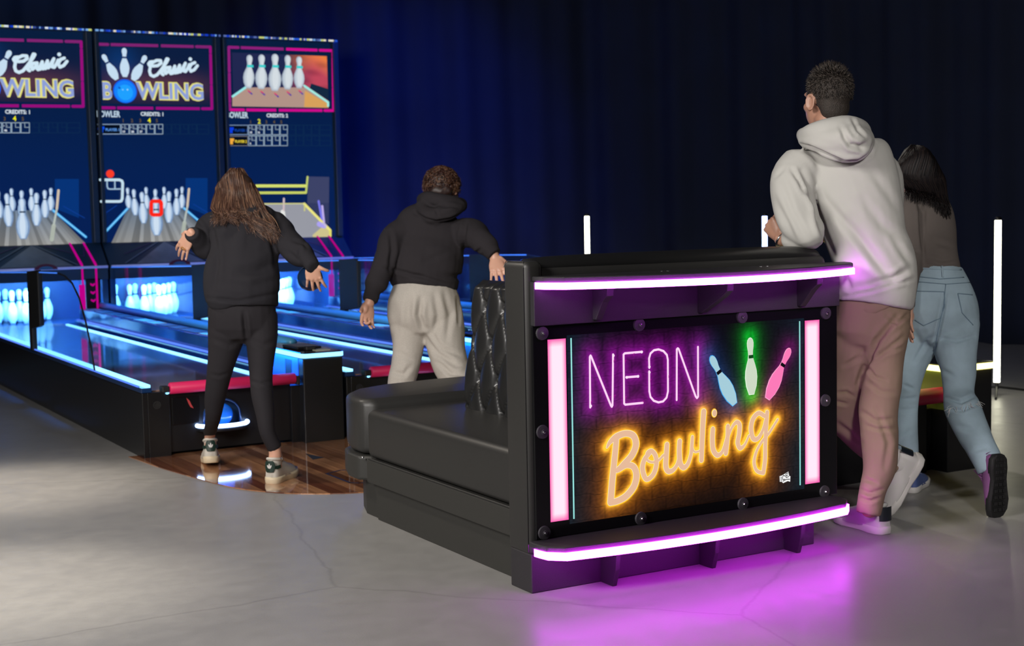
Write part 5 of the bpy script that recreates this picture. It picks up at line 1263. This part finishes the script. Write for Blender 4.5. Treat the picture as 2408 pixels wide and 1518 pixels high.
    q = on_z(1160, 1085, .02); shoe('shoe_right', t, q, rot(FW, -35)-UP*.02, UP, .27, M['whiteshoe'], M['cream'], M['blackheel'])
boy()

# ---- man in a pale hoodie leaning on the bench back
def man():
    D = 5.5; t = person('man with short dark hair in a pale grey hoodie leaning on the bench, legs crossed', (3.95, 4.15, 0))
    B = MB(); tips = []
    hc = at(1943, 238, 5.52); face = (rot(FW, 25)-UP*.02).normalized(); ax = head(B, hc, face, UP+RT*.03, 1.03)
    B.limb([(at(1962, 330, 5.52), .062), (at(1952, 300, 5.52), .060), (hc-UP*.06-ax[1]*.02, .060)])
    B.limb([hp(2045, 735, 5.52, 62, .8), hp(2042, 660, 5.52, 62, .8), hp(2030, 560, 5.52, 70), hp(2005, 450, 5.52, 88), hp(1975, 370, 5.52, 80), hp(1962, 335, 5.52, 50)], side=rot(RT, 25), n=20)
    B.limb([lp(1868, 400, 5.52, 32), lp(1876, 500, 5.46, 27), lp(1908, 556, 5.42, 23), lp(1870, 560, 5.46, 22), lp(1842, 562, 5.50, 17), lp(1832, 561, 5.51, 16)])
    B.limb([lp(2078, 410, 5.62, 32), lp(2075, 520, 5.75, 25), lp(2040, 560, 5.9, 22), lp(1960, 555, 5.85, 17), lp(1930, 552, 5.8, 16)])
    B.limb([lp(2085, 770, 5.5, 36), lp(2080, 860, 5.5, 30), lp(2068, 940, 5.5, 26), lp(2066, 1040, 5.5, 25), lp(2052, 1150, 5.5, 18), lp(2044, 1205, 5.5, 18)])
    B.limb([lp(2020, 770, 5.56, 40), lp(2000, 850, 5.59, 34), lp(1980, 930, 5.63, 28), lp(2032, 1030, 5.74, 22), lp(2095, 1092, 5.80, 18), lp(2118, 1115, 5.82, 19)])
    w1 = at(1834, 561, 5.51); hand(B, w1, at(1819, 540, 5.53)-w1, RT*-.9-FW*.5+UP*.2, 1, .95, curls=((60, 70, 40), (65, 75, 40), (65, 75, 40), (65, 75, 40)), spread=3, tdir=(.7, .3, -.6), tcurl=20, tips=tips)
    w2 = at(1932, 552, 5.80); hand(B, w2, RT*-1+FW*.2, UP, 1, 1.0)
    body = solid('body', B, SKIN2, t, voxel=.0048, smooth=3); eyes(hc, ax, 1.03, body)
    # trousers
    P = MB()
    P.limb([hp(2052, 700, 5.52, 84, .8), hp(2052, 745, 5.53, 88, .78), hp(2046, 790, 5.53, 88, .72)], side=tan_(0, 8), n=24)
    P.limb([lp(2092, 760, 5.5, 50), lp(2082, 810, 5.49, 50), lp(2078, 860, 5.48, 44), lp(2072, 915, 5.48, 46), lp(2066, 975, 5.49, 46), lp(2068, 1040, 5.49, 42), lp(2068, 1100, 5.5, 39), lp(2052, 1150, 5.5, 32), lp(2042, 1205, 5.5, 30)], n=22, f1=True)
    P.limb([lp(2020, 760, 5.56, 62), lp(2005, 820, 5.58, 60), lp(1990, 880, 5.6, 52), lp(1975, 935, 5.62, 46), lp(1992, 985, 5.68, 44), lp(2030, 1035, 5.74, 36), lp(2078, 1078, 5.79, 30), lp(2102, 1094, 5.8, 28)], n=22, f1=True)
    solid('trousers', P, M['khaki'], t, voxel=.0075, smooth=4, disp=cloth([([(2110, 745), (2062, 800), (2030, 870), (2018, 905)], .016, 6), ([(2125, 790), (2090, 820), (2045, 850)], .010, 5), ([(2120, 815), (2090, 828)], .008, 4), ([(2040, 860), (2055, 885), (2085, 895)], .008, 4), ([(2036, 895), (2070, 920), (2105, 925)], .006, 5), ([(2022, 965), (2060, 990), (2100, 985)], .007, 5), ([(2035, 1000), (2070, 1010), (2105, 1008)], .006, 4), ([(1965, 925), (1990, 922), (2008, 932)], .010, 4), ([(1965, 945), (1992, 950)], .008, 4), ([(1968, 995), (2000, 1020), (2025, 1040)], .008, 6), ([(2060, 960), (2090, 1040), (2080, 1100)], .006, 6), ([(2025, 1150), (2045, 1160), (2075, 1150)], .010, 4), ([(2022, 1170), (2045, 1178), (2066, 1170)], .010, 3.5), ([(2032, 1125), (2060, 1135)], .008, 4), ([(2085, 745), (2110, 760), (2140, 735)], .008, 4), ([(1985, 860), (2020, 840)], .006, 5)], waves(.004, 22, 22, 14, 8)))
    # shirt hem showing below
    sh1 = MB(); sh1.limb([hp(2058, 706, 5.52, 85, .80), hp(2066, 722, 5.52, 78, .86)], side=tan_(0, 15), n=24, f1=True); solid('shirt_hem', sh1, M['khaki'], t, voxel=.007, smooth=3, disp=cloth([], waves(.003, 26, 26, 20, 3)))
    H = MB(); S1 = rot(RT, 0)
    H.limb([hp(2055, 694, 5.52, 92, .80), hp(2058, 660, 5.52, 96, .80), hp(2055, 610, 5.52, 95, .80), hp(2038, 560, 5.52, 94, .80), hp(2024, 500, 5.52, 102, .76), hp(2004, 440, 5.52, 112, .70), hp(1980, 385, 5.52, 118, .62), hp(1966, 350, 5.52, 92, .64), hp(1962, 322, 5.52, 62, .8)], side=tan_(0, 8), n=30, f0=True)
    H.limb([lp(1885, 398, 5.50, 56), lp(1866, 420, 5.48, 52), lp(1868, 470, 5.45, 50), lp(1880, 520, 5.43, 48), lp(1900, 548, 5.41, 42), lp(1905, 556, 5.41, 36)], n=22)
    H.limb([lp(1910, 552, 5.41, 34), lp(1880, 560, 5.44, 27), lp(1854, 564, 5.47, 23)], n=18)
    H.limb([lp(2052, 395, 5.56, 52), lp(2078, 420, 5.58, 44), lp(2074, 500, 5.68, 46), lp(2050, 552, 5.8, 38), lp(1990, 556, 5.84, 30), lp(1950, 553, 5.82, 24)], n=20)
    H.limb([hp(2053, 712, 5.515, 92, .82), hp(2057, 682, 5.515, 94, .82)], side=tan_(0, 13), n=30, f0=True, f1=True)
    # hood: raised collar round the neck and a bag hanging to the right
    H.limb([lp(1892, 318, 5.44, 18), lp(1915, 312, 5.38, 26), lp(1950, 306, 5.355, 32), lp(1990, 302, 5.37, 34), lp(2018, 308, 5.43, 30), lp(2024, 318, 5.52, 26)], n=20)
    H.limb([lp(1892, 330, 5.44, 18), lp(1925, 330, 5.37, 30), lp(1965, 330, 5.34, 38), lp(2005, 330, 5.35, 42), lp(2028, 330, 5.44, 32)], n=20)
    H.limb([lp(1905, 326, 5.41, 16), lp(1940, 346, 5.35, 22), lp(1985, 358, 5.33, 24), lp(2020, 354, 5.35, 24), lp(2036, 334, 5.41, 22), lp(2028, 305, 5.45, 20)], n=20)
    H.limb([lp(1896, 318, 5.44, 18), lp(1893, 318, 5.52, 20), lp(1905, 324, 5.62, 22), lp(1940, 330, 5.68, 24)], n=14)
    H.ell(at(1972, 322, 5.46), (.11, .10, .06), (RT, FW, UP), 14)
    solid('hoodie', H, M['stone'], t, voxel=.0072, smooth=6, disp=cloth([
        ([(1873, 338), (1905, 346), (1945, 364), (1985, 380), (2020, 378), (2046, 362), (2056, 335)], .014, 4),
        ([(1985, 322), (2000, 340), (2025, 346), (2040, 336)], .016, 6), ([(1978, 300), (1988, 325)], .008, 5), ([(2005, 275), (2018, 305), (2045, 330)], .006, 4),
        ([(1888, 330), (1925, 340), (1960, 352)], -.003, 6),
        ([(1862, 398), (1880, 425), (1893, 455)], .012, 5), ([(1884, 402), (1905, 440), (1922, 490), (1945, 560), (1960, 600)], .018, 7), ([(1896, 452), (1915, 478), (1925, 510)], .012, 5),
        ([(1825, 470), (1850, 520), (1868, 570)], .007, 8), ([(1838, 430), (1862, 500), (1895, 560)], .006, 7), ([(1915, 500), (1935, 560)], .010, 6),
        ([(1930, 455), (1985, 520), (2050, 600), (2100, 660)], .008, 9), ([(2000, 520), (2040, 580), (2085, 640)], .010, 12), ([(2030, 470), (2075, 530), (2118, 560)], .006, 10), ([(2040, 390), (2085, 450), (2118, 500)], .004, 9),
        ([(1965, 700), (2050, 684), (2146, 655)], .009, 4), ([(1985, 640), (2000, 678), (2060, 668)], .008, 7), ([(2050, 665), (2100, 655), (2135, 632)], .012, 7), ([(2100, 560), (2125, 600), (2148, 632)], .006, 7), ([(1845, 395), (1822, 420)], .004, 4), ([(1975, 700), (1978, 735)], .005, 3)], waves(.005, 15, 15, 10, 5)))
    # hair
    hb = MB(); hb.ell(hc+ax[2]*.036-ax[1]*.020, (.080, .096, .088), ax, 20); hb.ell(hc-ax[2]*.025-ax[1]*.052, (.064, .045, .06), ax, 14)
    hm = mat('short_hair', (.035, .026, .021), .6, bump=1.0, bscale=260, vary=.5, vscale=70)
    hair = solid('hair', hb, hm, t, voxel=.005, smooth=3)
    rnd = random.Random(9); S = []
    for i in range(2600):
        th = math.acos(rnd.uniform(-.35, 1)); ph = rnd.uniform(0, 2*PI); n_ = ax[0]*math.sin(th)*math.cos(ph)+ax[1]*math.sin(th)*math.sin(ph)+ax[2]*math.cos(th)
        if n_.dot(ax[1]) > .55 and n_.dot(ax[2]) < .5: continue
        up_ = max(0, n_.dot(ax[2])); p = hc+ax[2]*.036-ax[1]*.020+ax[0]*n_.dot(ax[0])*.079+ax[1]*n_.dot(ax[1])*.095+ax[2]*n_.dot(ax[2])*.087
        L = .008+.026*up_**2+rnd.uniform(0, .006); d_ = (n_*(.45+.5*up_)+ax[1]*.25*up_-ax[2]*(.5*(1-up_))+V((rnd.uniform(-1, 1), rnd.uniform(-1, 1), rnd.uniform(-1, 1)))*.35).normalized()
        S.append(([p, p+d_*L*.5, p+d_*L-UP*.003*up_], rnd.uniform(.0011, .0018)))
    strands('hair_strands', S, mat('dark_short_strand', rough=.45, vcol=True), hair, n=3, colf=lambda: rnd.choice([(.02, .015, .013), (.035, .027, .022), (.055, .043, .036), (.09, .072, .06), (.015, .012, .011)]))
    wt = MB(); c = at(1838, 562, 5.505); dr = (at(1815, 545, 5.53)-c).normalized(); a1 = dr.orthogonal().normalized(); a2 = dr.cross(a1)
    wt.tube([c+a1*.030*math.cos(a)+a2*.030*math.sin(a) for a in [2*PI*k/18 for k in range(19)]], (.004), 8); obj('wristwatch', wt, M['steel'], body, smooth=True)
    h1 = on_z(2084, 1257, .0); to = on_z(1946, 1216, .0); shoe('shoe_right', t, h1, (to-h1), UP, .30, M['whiteshoe'], mat('pale_sole', (.72, .69, .66), .5), M['blackheel'], W=1.1)
    tp = on_z(2082, 1214, .0); hl = tp + (at(2160, 1085, 5.78)-tp).normalized()*.30
    shoe('shoe_left', t, hl+RT*.012, tp-hl, -RT*.9+UP*.45-FW*.12, .30, M['whiteshoe'], bpy.data.materials['pale_sole'], M['blackheel'], W=1.1)
man()

# ---- woman in jeans
def woman():
    D = 6.2; t = person('woman with long black hair in a taupe top and pale ripped jeans, one heel raised', (4.75, 4.75, 0))
    B = MB(); tips = []
    hc = at(2150, 408, 6.42); face = (rot(FW, 15)-UP*.35).normalized(); hup = (UP+FW*.35).normalized(); ax = head(B, hc, face, hup, .95)
    B.limb([(at(2155, 452, 6.38), .05), (hc-UP*.05, .05)])
    B.limb([hp(2210, 650, 6.22, 44, .8), hp(2205, 610, 6.22, 38, .8), hp(2195, 540, 6.28, 42), hp(2172, 480, 6.34, 48), hp(2158, 455, 6.36, 34)], side=RT, n=20)
    B.limb([lp(2140, 480, 6.32, 20), lp(2142, 540, 6.26, 18), lp(2148, 600, 6.2, 16), lp(2142, 660, 6.14, 14), lp(2138, 725, 6.1, 11)])
    B.limb([lp(2200, 480, 6.42, 20), lp(2205, 560, 6.55, 18), lp(2190, 620, 6.65, 15), lp(2160, 640, 6.75, 12)])
    B.limb([lp(2172, 740, 6.24, 40), lp(2150, 830, 6.25, 34), lp(2132, 930, 6.25, 24), lp(2131, 1000, 6.26, 21), lp(2135, 1120, 6.27, 14)])
    B.limb([lp(2250, 740, 6.2, 40), lp(2250, 830, 6.14, 34), lp(2255, 935, 6.08, 25), lp(2290, 1020, 5.96, 22), lp(2328, 1090, 5.86, 15), lp(2336, 1118, 5.82, 16)])
    w1 = at(2138, 722, 6.10); hand(B, w1, at(2139, 750, 6.08)-w1, -RT+FW*.1, 1, .95, curls=(15, 15, 15, 15), tips=tips)
    w2 = at(2162, 638, 6.74); hand(B, w2, FW-RT*.3, UP, 1, .95)
    body = solid('body', B, SKIN, t, voxel=.0048, smooth=3); eyes(hc, ax, .95, body)
    J = MB()
    J.limb([hp(2206, 632, 6.21, 56, .80), hp(2208, 680, 6.2, 76, .80), hp(2213, 730, 6.2, 88, .84), hp(2212, 775, 6.2, 86, .8)], side=tan_(0, -3), n=26, f0=True)
    J.limb([lp(2172, 760, 6.22, 50), lp(2156, 815, 6.24, 44), lp(2140, 870, 6.24, 34), lp(2132, 930, 6.25, 28), lp(2131, 990, 6.25, 28), lp(2133, 1050, 6.26, 27), lp(2136, 1100, 6.26, 25)], n=22, f1=True)
    J.limb([lp(2250, 755, 6.18, 52), lp(2247, 815, 6.14, 50), lp(2253, 870, 6.10, 41), lp(2254, 925, 6.07, 35), lp(2264, 962, 6.02, 41), lp(2292, 1022, 5.95, 38), lp(2318, 1075, 5.88, 35), lp(2330, 1102, 5.86, 34)], n=22, f1=True)
    solid('jeans', J, M['denim'], t, voxel=.007, smooth=4, disp=cloth([([(2224, 690), (2216, 740), (2204, 790), (2196, 825)], .012, 4), ([(2215, 795), (2250, 802), (2292, 790)], .008, 4), ([(2150, 850), (2180, 800), (2196, 790)], .008, 5), ([(2125, 905), (2150, 915)], .006, 4), ([(2120, 940), (2155, 935)], .006, 4), ([(2112, 965), (2150, 962)], .005, 4), ([(2225, 935), (2260, 945), (2295, 930)], .010, 4), ([(2232, 960), (2262, 965), (2300, 950)], .008, 3.5), ([(2215, 870), (2245, 885)], .005, 5), ([(2250, 1000), (2290, 1010)], .006, 6), ([(2285, 1060), (2320, 1050)], .006, 5), ([(2170, 640), (2200, 650)], .003, 4), ([(2140, 1010), (2120, 1030)], .005, 5)], waves(.0035, 20, 20, 12, 12)))
    jo = [o for o in t.children if o.name.startswith('jeans')][0]
    def seam(pts, d, r=.0016):
        dg = None; mb = MB(); P = [at(u, v, dd) for u, v, dd in pts]; return P
    # waistband, pockets as raised bands following the cloth
    from mathutils.bvhtree import BVHTree
    me = jo.data; bv = BVHTree.FromPolygons([v.co for v in me.vertices], [p.vertices for p in me.polygons])
    def onto(u, v, lift=.0015):
        r = ray(u, v); h = bv.ray_cast(CAM, r.normalized()); return (h[0]+h[1]*lift) if h[0] is not None else at(u, v, 6.12)
    def line(pts, r, m, nm, close=False):
        P = []
        for (a, b) in zip(pts[:-1], pts[1:]):
            for k in range(8): P.append(onto(a[0]+(b[0]-a[0])*k/8, a[1]+(b[1]-a[1])*k/8))
        P.append(onto(*pts[-1])); obj(nm, MB().tube(P, r, 6), m, jo, smooth=True)
    line([(2152, 684), (2220, 686), (2222, 720), (2210, 748), (2172, 765), (2152, 752)], .0022, M['denimseam'], 'back_pocket')
    line([(2252, 690), (2286, 693)], .0022, M['denimseam'], 'back_pocket'); line([(2252, 690), (2262, 735), (2288, 764)], .0022, M['denimseam'], 'back_pocket')
    line([(2156, 662), (2225, 668), (2280, 664)], .002, M['denimseam'], 'yoke_seam'); line([(2224, 668), (2218, 720), (2206, 780), (2198, 822)], .002, M['denimseam'], 'centre_seam')
    line([(2150, 630), (2200, 632), (2260, 634)], .0035, M['denim'], 'waistband'); line([(2158, 650), (2210, 656), (2266, 652)], .0022, M['denimseam'], 'waistband')
    line([(2215, 626), (2217, 652)], .005, M['denim'], 'belt_loop')
    fr = MB(); rnd = random.Random(3)
    for i in range(26):
        s_ = rnd.random(); u = 2232+s_*68; v = 958-14*s_+rnd.uniform(-4, 4); p = onto(u, v, .001); d = (UP*rnd.uniform(-1, -.1)+RT*rnd.uniform(-1, 1)*.8+RT*(1.2 if s_ > .8 else -.6 if s_ < .2 else 0)-FW*.25).normalized()
        fr.tube([p, p+d*.012, p+d*rnd.uniform(.015, .035)-UP*.006], .0007, 4)
    obj('frayed_threads', fr, M['whiteshoe'], jo)
    H = MB()
    H.limb([hp(2208, 640, 6.2, 54, .78), hp(2206, 600, 6.21, 47, .8), hp(2202, 560, 6.25, 47, .75), hp(2194, 515, 6.3, 51, .7), hp(2172, 475, 6.34, 56, .62), hp(2160, 455, 6.36, 44, .7), hp(2156, 446, 6.37, 28, .9)], side=tan_(0, 0), n=26, f0=True)
    H.limb([lp(2150, 476, 6.32, 29), lp(2143, 500, 6.28, 29), lp(2145, 560, 6.23, 27), lp(2149, 605, 6.2, 23), lp(2144, 650, 6.14, 19), lp(2139, 700, 6.11, 15), lp(2138, 718, 6.10, 14)], n=18)
    H.limb([lp(2205, 480, 6.42, 26), lp(2207, 560, 6.55, 22), lp(2192, 620, 6.65, 19), lp(2168, 636, 6.72, 16)], n=18)
    solid('long_sleeve_top', H, M['taupe'], t, voxel=.007, smooth=4, disp=cloth([([(2155, 450), (2164, 500), (2168, 560), (2172, 600)], .010, 4), ([(2170, 480), (2164, 520)], .005, 4), ([(2180, 600), (2215, 612), (2255, 605)], .005, 5), ([(2180, 622), (2215, 630), (2258, 624)], .005, 4), ([(2200, 570), (2235, 580)], .004, 6), ([(2135, 585), (2160, 592)], .006, 4), ([(2132, 610), (2155, 615)], .006, 4)], waves(.003, 22, 22, 20, 7)))
    hb = MB(); hb.ell(hc+ax[2]*.026-ax[1]*.010, (.080, .090, .084), ax, 20)
    hb.limb([(at(2158, 400, 6.38), (.085, .06)), (at(2168, 432, 6.36), (.08, .04)), (at(2196, 462, 6.33), (.05, .022)), (at(2218, 482, 6.30), (.02, .012))], n=20, side=RT)
    hair = solid('hair', hb, mat('hair_black', (.006, .005, .006), .4), t, voxel=.006, smooth=4)
    rnd = random.Random(17); S = []; crown = hc+ax[2]*.118-ax[1]*.01
    for i in range(560):
        a = rnd.uniform(-1, 1); root = crown+ax[0]*a*.03-ax[1]*rnd.uniform(-.03, .04)
        m1 = hc+ax[0]*a*.104+ax[2]*(.072-.045*abs(a))-ax[1]*(.110-.08*a*a); m2 = at(2163+a*61, 415+8*a, 6.32+.02*a*a); w = (a+1)/2; j_ = rnd.uniform(-5, 5)
        m3 = at(2128+w*98+j_, 440+w*16, 6.265); e = at(2124+w*110+rnd.uniform(-6, 8), 450+w*54+rnd.uniform(-22, 12)+6*math.sin(w*9), 6.225)
        P = [root, m1, m2, m3, e]; pts = []
        for j in range(4):
            p0, p1, p2, p3 = P[max(j-1, 0)], P[j], P[j+1], P[min(j+2, 4)]
            for q in range(4):
                s_ = q/4; pts.append(.5*((2*p1)+(p2-p0)*s_+(2*p0-5*p1+4*p2-p3)*s_*s_+(3*p1-p0-3*p2+p3)*s_**3))
        pts.append(P[-1]); S.append((pts, rnd.uniform(.0018, .0034)))
    strands('hair_strands', S, mat('black_strand', rough=.5, vcol=True, spec=.25), hair, colf=lambda: rnd.choice([(.008, .006, .007), (.012, .009, .009), (.005, .004, .005), (.018, .012, .011)]))
    tp = on_z(2343, 1218, .006); hl = tp+(at(2338, 1098, 5.80)-tp).normalized()*.26
    shoe('shoe_right', t, hl-FW*.02+RT*.02, tp-hl+FW*.05, (FW*.90-RT*.42), .26, M['purpleshoe'], M['rubber'], M['purpleshoe'], W=1.12, tread=M['rubber'])
    h2 = on_z(2140, 1160, .0); shoe('shoe_left', t, h2, rot(FW, -28), UP, .26, M['blueshoe'], M['whiteshoe'], M['blueshoe'])
woman()
